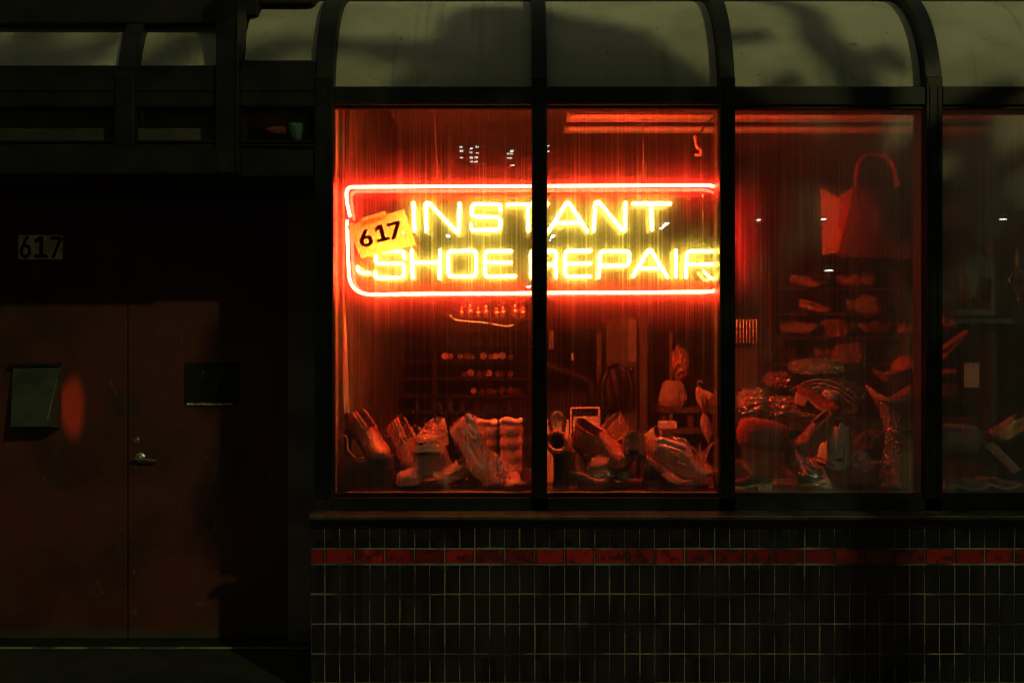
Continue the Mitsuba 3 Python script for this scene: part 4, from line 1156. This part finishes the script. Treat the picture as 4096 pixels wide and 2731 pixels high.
for px in (2560, 3330):
    add('chain', chain([X(px, YL0), YL0 + .14, z0_ + .1], [X(px, YL0), YL0 + .14, ZC], 10, .003, .012), M_chain, lf)
for px, lb in ((3270, 'round white ceiling lamp cover seen between the transom and the long light fixture'), (3440, 'round white ceiling lamp cover right of the other one below the transom'), (3110, 'round white ceiling lamp cover left of the others, mostly hidden')):
    c_ = P(px, 420, 1.75)
    solo('ceiling_lamp_cover', move(lathe([(.001, -.05), (.09, -.045), (.115, -.02), (.118, 0), (.001, .0)], 24), [c_[0], 1.75, ZC]), M_wht, lb, 'ceiling lamp', smooth=40)
hk = thing('bent_metal_hook', 'pale bent metal hook hanging beside the second window bar under the light fixture', 'hook')
add('plate', tube(fillet([P(2780, 545, .4), P(2786, 590, .4), P(2806, 600, .4), P(2803, 618, .4), P(2785, 620, .4)], .02), .010, 6), M_cream, hk, smooth=60)
add('rod', tube(np.array([P(2784, 548, .4), P(2850, 470, .45)]), .005, 6), M_wire, hk)

# --- things at the back of the shop
YB2 = 2.7
M_shelf = mat('shelf_dark_wood', worn((.022, .016, .012), (.012, .01, .008), 9), rough=.7)
sh = thing('shelving_unit', 'dark shelving unit full of tins and bottles at the back behind the first pane', 'shelves')
sx0, sx1 = X(1580, YB2), X(2175, YB2)
for px in (1580, 1740, 2120):
    add('upright', box(X(px, YB2) - .02, X(px, YB2) + .02, YB2, YB2 + .3, G + .02, Z(1180, YB2), .002), M_shelf, sh)
SH_PY = [1250, 1310, 1375, 1440, 1508, 1577, 1640, 1705]
for py in SH_PY:
    add('shelf_board', box(sx0, sx1, YB2 - .02, YB2 + .3, Z(py, YB2) - .022, Z(py, YB2), .002), M_shelf, sh)
M_tin = mat('tin_lid', worn((.22, .10, .08), (.12, .06, .05), 20), rough=.3, metal=.4)
M_bottle = mat('bottle_glass', (.06, .04, .03), rough=.08, clearcoat=1.0)
gg = np.random.default_rng(77)
for py, x0_, x1_, n in ((1440, 1760, 2060, 10), (1508, 1850, 2050, 8), (1577, 1880, 2080, 7)):
    for k in range(n):
        px = x0_ + (x1_ - x0_) * (k + gg.uniform(.2, .8)) / n
        r = .026 * gg.uniform(.85, 1.25)
        m = rot(lathe([(.001, 0), (r, 0), (r, .022), (r * .93, .027), (.001, .027)], 16), [1, 0, 0], 90 + gg.uniform(-8, 8))
        solo('polish_tin', move(m, [X(px, YB2), YB2 + .03, Z(py, YB2) + r + .001]), M_tin, 'small round polish tin standing on edge on the back shelves', 'tin', 'polish tins on the back shelves', smooth=40)
for py, x0_, x1_, n in ((1250, 1830, 2120, 9), (1310, 1900, 2120, 8), (1375, 1780, 2110, 10), (1640, 1650, 2100, 10)):
    for k in range(n):
        px = x0_ + (x1_ - x0_) * (k + gg.uniform(.25, .75)) / n
        h = gg.uniform(.055, .085)
        m = lathe([(.001, 0), (.02, 0), (.021, h * .6), (.009, h * .75), (.008, h * .85), (.012, h * .86), (.012, h), (.001, h)], 14)
        solo('bottle', move(m, [X(px, YB2), YB2 + .06, Z(py, YB2) + .001]), M_bottle, 'small dark bottle with a cap on the back shelves', 'bottle', 'bottles on the back shelves', smooth=40)
sf = thing('glass_shelf', 'thin shelf below the sign carrying a row of shiny bottles in the first pane', 'shelf')
add('board', box(X(1800, .9), X(2110, .9), .86, .98, Z(1268, .9) - .008, Z(1268, .9), .001), M_wood, sf)
add('bracket', box(X(1950, .9), X(1960, .9), .975, 5.0, Z(1268, .9) - .03, Z(1268, .9) - .0085), M_wood, sf)
M_lac = mat('amber_lacquer', (.75, .6, .35), rough=.12, metal=.9)
for k, (px, h) in enumerate(((1846, .06), (1880, .075), (1912, .055), (1944, .07), (1986, .055), (2012, .062), (2060, .075), (2092, .06))):
    m = lathe([(.001, 0), (.016, 0), (.018, h * .3), (.017, h * .6), (.008, h * .72), (.008, h * .85), (.011, h * .86), (.011, h), (.001, h)], 16)
    solo('lacquer_bottle', move(m, [X(px, .92), .92, Z(1268, .9) + .001]), M_lac, 'shiny small bottle glinting yellow just under the sign in the first pane', 'bottle', 'shiny bottles under the sign', smooth=40)
gq = [P(1800, 1262, 1.5), P(1822, 1282, 1.5), P(1930, 1290, 1.5), P(2035, 1308, 1.5), P(2050, 1300, 1.5)]
solo('added_reflecting_rail', tube(fillet(gq, .03), 0.021, 10), M_chrome, 'curved chrome rail added to reflect the neon orange in the first pane', 'rail', smooth=60)  # made-up rail, added to give the orange neon reflection
add_boot_spots = [(1500, 1600, 1.6), ]
YD = 3.1


def jacket(cx, cy, cz, k=1.0):
    g = np.arange(24) * 2 * np.pi / 24
    rings = []
    for z, hw, hd in ((.30, .04, .03), (.27, .07, .05), (.24, .15, .06), (.18, .18, .07), (.0, .165, .075), (-.18, .17, .08), (-.29, .175, .07), (-.295, .15, .05)):
        w = hw * (1 + .05 * np.sin(5 * g + z * 20))
        rings.append(np.stack([cx + np.sign(np.cos(g)) * w * np.abs(np.cos(g)) ** .7, cy + hd * np.sin(g) * (1 + .2 * np.sin(7 * g + z * 9)), np.full(24, cz + z)], 1))
    body = loft(rings)
    arms = [tube(fillet([[cx + s * .13, cy - .03, cz + .2], [cx + s * .2, cy - .05, cz + .0], [cx + s * .185, cy - .07, cz - .25]], .1), .045, 9) for s in (-1, 1)]
    m = cat(body, *arms)
    m.vertices = (np.array(m.vertices) - [cx, cy, cz]) * k + [cx, cy, cz]
    return wobble(m, .012, 8, 4)


dr_ = thing('inner_door', 'pale inner door with frame at the back of the shop behind the second pane', 'door')
M_dpaint = mat('inner_door_paint', worn((.20, .16, .12), (.14, .11, .08), 3), rough=.6)
add('leaf', box(X(2424, YD), X(2548, YD), YD, YD + .04, G + .02, Z(1270, YD), .003), M_dpaint, dr_)
add('jamb', box(X(2384, YD), X(2405, YD), YD - .05, YD + .06, G + .02, Z(1330, YD), .003), M_dpaint, dr_)
add('jamb', box(X(2556, YD), X(2588, YD), YD - .05, YD + .06, G + .02, Z(1265, YD), .003), M_dpaint, dr_)
add('notice', box(X(2512, YD), X(2546, YD), YD - .004, YD - .001, Z(1445, YD), Z(1275, YD)), M_card, dr_)
add('knob', move(trimesh.creation.icosphere(subdivisions=2, radius=.03), P(2524, 1478, YD - .03)), M_steel, dr_, smooth=True)
solo('hanging_jacket', jacket(*P(2466, 1545, YD - .06), .62), M_blk_leather, 'black jacket hanging on the inner door behind the second pane', 'jacket', smooth=True)
solo('door_post', box(X(2620, YD), X(2630, YD), YD - .8, YD - .76, G + .02, Z(1330, YD)), M_dpaint, 'thin pale post right of the inner door', 'post')
# finishing machine
fm = thing('finishing_machine', 'dark shoe finishing machine behind the left part of the second pane', 'machine')
add('cabinet', box(X(2150, 1.9), X(2375, 1.9), 1.9, 2.4, G + .02, Z(1560, 1.9), .02), M_black, fm)
add('arm', tube(fillet([P(2170, 1450, 1.9), P(2225, 1480, 1.9), P(2300, 1500, 1.9), P(2370, 1530, 1.9), P(2370, 1620, 1.9)], .08), .05, 10), M_black, fm, smooth=60)
add('lamp_tag', box(X(2284, 1.88), X(2294, 1.88), 1.86, 1.87, Z(1440, 1.88), Z(1410, 1.88)), M_card, fm)
add('panel', box(X(2195, 2.0), X(2215, 2.0), 1.98, 2.0, Z(1395, 2), Z(1320, 2)), M_dpaint, fm)
# shelves with old shoes at the back, behind panes 2 to 4
M_rack = mat('rack_wood', worn((.08, .05, .034), (.045, .03, .02), 9), rough=.6)
rk = thing('shoe_rack', 'dark rack of old shoes along the back of the shop behind the third pane', 'rack')
YK = 2.2
for py in (1150, 1250, 1345, 1450):
    add('shelf_board', box(X(3080, YK), X(3620, YK), YK, YK + .32, Z(py, YK) - .02, Z(py, YK), .002), M_rack, rk)
for px in (3080, 3620):
    add('upright', box(X(px, YK) - .015, X(px, YK) + .015, YK, YK + .32, G + .02, Z(1080, YK)), M_rack, rk)
for k, (px, py, dx, mm, lb) in enumerate(((3180, 1150, 1, M_leather, 'brown shoe alone at the left of the top rack shelf'), (3330, 1150, -1, M_canvas, 'grey shoe in the middle of the top rack shelf'), (3520, 1150, -1, M_leather, 'brown shoe at the right of the top rack shelf'),
                                  (3210, 1250, 1, M_leather, 'brown shoe at the left of the second rack shelf'), (3400, 1250, 1, M_leather, 'long brown shoe at the right of the second rack shelf'), (3150, 1345, 1, M_canvas, 'grey shoe at the left of the third rack shelf'),
                                  (3440, 1345, -1, M_canvas, 'pale grey shoe at the right of the third rack shelf'), (3270, 1450, 1, M_leather, 'brown shoe in the middle of the bottom rack shelf'), (3560, 1345, -1, M_leather, 'brown shoe at the far right of the third rack shelf'))):
    add_shoe('rack_shoe', lb, [X(px, YK), YK + .12, Z(py, YK) + .014], (dx, -.9 + .33 * (k * 7 % 5), .14 * (k % 3) - .1), (.2 * (k % 2), -.35 * (k % 3), 1), mm, M_rubber, L=.24 + .02 * (k % 3), laces=k % 2 == 0, seed=90 + k)
for k, (px, py, w, h, mm, lb) in enumerate(((3260, 1130, .09, .07, M_blk_leather, 'black crumpled bag on the top rack shelf'), (3470, 1225, .10, .08, M_canvas, 'grey crumpled bag at the right of the second rack shelf'), (3340, 1320, .12, .08, M_leather, 'brown crumpled bag in the middle of the third rack shelf'),
                                      (3160, 1425, .10, .07, M_blk_leather, 'black crumpled bag at the left of the bottom rack shelf'), (3400, 1420, .12, .10, M_leather, 'dull brown crumpled bag on the bottom rack shelf'))):
    solo('crumpled_bag', crumple(*P(px, py, YK + .1), w, .09, h, 150 + k, .8, .5), mm, lb, 'bag', smooth=True)
# hanging bundles at the right of pane 2
solo('cloth_bag', crumple(*P(2690, 1580, 1.4), .09, .07, .10, 97), M_canvas, 'crumpled grey cloth bag on the bench right of the inner door', 'bag', smooth=True)
solo('cloth_bag', crumple(*P(2720, 1450, 1.6), 0.065, .06, .11, 98, .8, .7), M_leather, 'brown cloth bag hanging above the grey one right of the inner door', 'bag', smooth=True)
bn = thing('work_bench', 'narrow bench with legs right of the inner door behind the second pane', 'bench')
zb_ = Z(1625, 1.4)
add('top', box(X(2625, 1.4), X(2850, 1.4), 1.2, 1.7, zb_ - .03, zb_, .003), M_wood, bn)
for px in (2640, 2745, 2840):
    add('leg', box(X(px, 1.4) - .015, X(px, 1.4) + .015, 1.22, 1.26, G + .02, zb_ - .0305), M_wood, bn)
solo('shoe_box', box(X(2638, 1.1), X(2704, 1.1), 1.05, 1.17, Z(1712, 1.1), Z(1684, 1.1), .003), M_card, 'small pale shoe box low behind the second pane', 'box')
add('lower_shelf', box(X(2620, 1.1), X(2850, 1.1), .95, 1.19, Z(1712, 1.1) - .022, Z(1712, 1.1) - .001), M_wood, bn)
# odd bits behind pane 3
solo('red_tag', loft([[P(3485, 1472, .7), P(3492, 1470, .7), P(3492, 1470, .704), P(3485, 1472, .704)], [P(3520, 1512, .7), P(3558, 1504, .7), P(3558, 1504, .704), P(3520, 1512, .704)], [P(3538, 1528, .7), P(3548, 1528, .7), P(3548, 1528, .704), P(3538, 1528, .704)]]), M_bagred, 'bright red leather tag above the sequinned boot', 'tag')
cp = thing('peaked_cap', 'red lit cap on a rod beside the third window bar', 'cap')
m = trimesh.creation.icosphere(subdivisions=3); v = np.array(m.vertices); v[:, 2] = np.maximum(v[:, 2], -.02); m.vertices = v * [.085, .08, .075]
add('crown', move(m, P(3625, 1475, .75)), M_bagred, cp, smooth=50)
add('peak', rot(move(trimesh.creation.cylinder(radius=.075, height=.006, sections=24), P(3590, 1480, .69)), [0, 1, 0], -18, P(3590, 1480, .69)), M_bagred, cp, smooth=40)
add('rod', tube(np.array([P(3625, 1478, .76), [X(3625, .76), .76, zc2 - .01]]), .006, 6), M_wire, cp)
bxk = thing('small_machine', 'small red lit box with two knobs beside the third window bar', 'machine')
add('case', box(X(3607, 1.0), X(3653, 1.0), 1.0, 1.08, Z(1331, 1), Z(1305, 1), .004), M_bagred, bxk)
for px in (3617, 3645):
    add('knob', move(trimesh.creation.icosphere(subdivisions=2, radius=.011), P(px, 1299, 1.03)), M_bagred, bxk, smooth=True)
add('stem', tube(np.array([P(3630, 1331, 1.04), [X(3630, 1.04), 1.04, zc2 - .01]]), .007, 6), M_wire, bxk)
bs = thing('wire_basket', 'wire basket on the counter at the left edge of the third pane', 'basket')
for k in range(7):
    px = 2948 + 13 * k
    add('wire', tube(fillet([P(px, 1275, 1.1), P(px, 1385, 1.1), P(px, 1388, 1.3), P(px, 1280, 1.3)], .02), .004, 5), M_steel, bs)
for py in (1275, 1315, 1355, 1388):
    add('wire', tube(np.array([P(2945, py, 1.098), P(3032, py, 1.098)]), .004, 5), M_steel, bs)
add('base', box(X(2945, 1.1), X(3032, 1.1), 1.1, 1.3, zc2 + .0, Z(1390, 1.1), .003), M_wood, bs)

# --- fourth pane
solo('hanging_carton', box(X(3765, .9), X(3906, .9), .9, 1.15, Z(925, .9), Z(808, .9), .004), M_cardboard, 'brown carton on a shelf at the upper left of the last pane', 'carton')
ws_ = thing('wall_shelf', 'pale edged shelves at the right edge of the last pane', 'shelf')
add('shelf_board', box(X(3952, .8), 3.4, .8, 1.1, Z(1108, .8), Z(1091, .8), .003), M_cream, ws_)
add('shelf_board', box(X(4034, .85), 3.4, .85, 1.1, Z(1248, .85), Z(1238, .85), .003), M_cream, ws_)
add('shelf_board', box(X(3700, 1.0), X(3950, 1.0), .9, 1.2, Z(940, .9), Z(926, .9), .003), M_wood, ws_)
sm = thing('sewing_machine', 'dark green stitching machine standing in the last pane', 'sewing machine')
M_green = mat('machine_enamel', worn((.03, .05, .04), (.018, .026, .022), 6), rough=.4)
sil = [(3815, 1262), (3815, 1235), (3950, 1235), (3958, 1120), (3905, 1100), (3890, 1190), (3868, 1192), (3850, 1050), (3880, 1020), (3990, 1030), (4045, 1075), (4050, 1235), (4110, 1240), (4110, 1262)]
add('body', prism([(X(a, .6), Z(b, .6)) for a, b in sil], .56, .68), M_green, sm)
add('needle_bar', tube(np.array([P(3879, 1190, .62), P(3879, 1228, .62)]), .006, 6), M_steel, sm)
add('thread_spool', move(lathe([(.001, 0), (.02, 0), (.02, .006), (.012, .01), (.012, .05), (.02, .054), (.02, .06), (.001, .06)], 14), P(3960, 1026, .62)), M_tan, sm, smooth=40)
g = np.arange(33)[:-1] * 2 * np.pi / 32
wq = P(4075, 1120, .55)
add('hand_wheel', tube(np.stack([wq[0] + .05 * np.cos(g), wq[1] + 0 * g, wq[2] + .05 * np.sin(g)], 1), .008, 8, closed=True), M_steel, sm, smooth=60)
add('bed', box(X(3800, .5), X(4140, .5), .48, .75, Z(1300, .5), Z(1270, .5), .01), M_green, sm)
add('stand', box(X(3940, .6), X(4120, .6), .55, .72, ZD, Z(1300, .6) - .001, .01), M_black, sm)
es = thing('folding_stand', 'red lit folding wooden stand beside the last window bar', 'stand')
for a, b, w in (((3765, 1300), (3822, 1300), .014), ((3770, 1255), (3774, 1300), .014), ((3765, 1400), (3868, 1325), .017), ((3770, 1432), (3868, 1330), .016), ((3768, 1492), (3822, 1490), .024)):
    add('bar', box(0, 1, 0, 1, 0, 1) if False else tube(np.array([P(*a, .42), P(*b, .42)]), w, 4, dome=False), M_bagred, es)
tg = thing('hanging_tag', 'pale blank card tag hanging on a string in the last pane', 'tag')
add('card', box(X(3858, .4), X(3917, .4), .4, .403, Z(1549, .4), Z(1450, .4)), M_card, tg)
add('string', tube(np.array([P(3885, 1452, .4), P(3886, 1300, .48)]), .0015, 5), M_wire, tg)
solo('grey_cushion', crumple(*P(3815, 1750, .36), .14, .09, .075, 103, .6, .25), M_canvas, 'dull grey cushion at the left of the last pane', 'cushion', smooth=True)
solo('felt_sheet', bagface([P(3935, 1780, .3), P(3975, 1768, .32), P(4085, 1875, .26), P(4055, 1895, .24)], bulge=.01), M_canvas, 'grey felt strip lying diagonally in the last pane', 'felt', smooth=True)
add_shoe('slipper', 'pale slipper at the bottom left of the last pane', [X(3780, .16), .16, ZD + .012], (.95, -.2, 0), (0, 0, 1), M_canvas, M_cream, L=.2, W=.08, H=.05, collar=.04, laces=False, seed=110)
add_shoe('slipper', 'grey slipper at the bottom right of the last pane', [X(3900, .2), .2, ZD + .012], (.95, -.1, 0), (0, 0, 1), M_canvas, M_cream, L=.22, W=.08, H=.045, collar=.04, laces=False, seed=111)

M_bgreen = mat('green_bottle', (.05, .09, .06), rough=.12, clearcoat=1.0)
for k, (px, py, h, mm, lb) in enumerate(((3965, 1091, .10, M_bgreen, 'green bottle at the left end of the pale upper shelf in the last pane'), (4000, 1091, .13, M_bottle, 'dark tall bottle second on the pale upper shelf in the last pane'), (4035, 1091, .09, M_bgreen, 'short green bottle third on the pale upper shelf in the last pane'),
                                     (4072, 1091, .14, M_lac, 'shiny tall bottle at the right of the pale upper shelf in the last pane'), (4052, 1238, .09, M_lac, 'shiny bottle on the small lower shelf in the last pane'), (4080, 1238, .11, M_bgreen, 'green bottle on the small lower shelf in the last pane'))):
    m = lathe([(.001, 0), (.028, 0), (.03, h * .6), (.012, h * .78), (.011, h * .88), (.015, h * .89), (.015, h), (.001, h)], 16)
    solo('bottle', move(m, [X(px, .9), .9, Z(py, .8 if py < 1200 else .85) + .001]), mm, lb, 'bottle', smooth=40)
for px, py, w, h, Y, mm, lb in ((3800, 1560, 60, 50, .9, M_cardboard, 'small brown box low in the last pane behind the cushion'), (3990, 1420, 80, 60, 1.0, M_cardboard, 'brown box on the counter at the right of the last pane'), (4060, 1520, 70, 90, .95, M_green, 'green box at the right edge of the last pane'),
                            (3925, 1600, 90, 45, .9, M_grey_metal, 'flat grey box on the counter below the hanging tag')):
    z_ = max(Z(py + h / 2, Y), zc2 + .001)
    solo('small_box', rot(box(X(px - w / 2, Y), X(px + w / 2, Y), Y, Y + .1, z_, z_ + S(h, Y), .004), [0, 0, 1], 9 * ((px * 7) % 3 - 1), [X(px, Y), Y + .05, 0]), mm, lb, 'box')
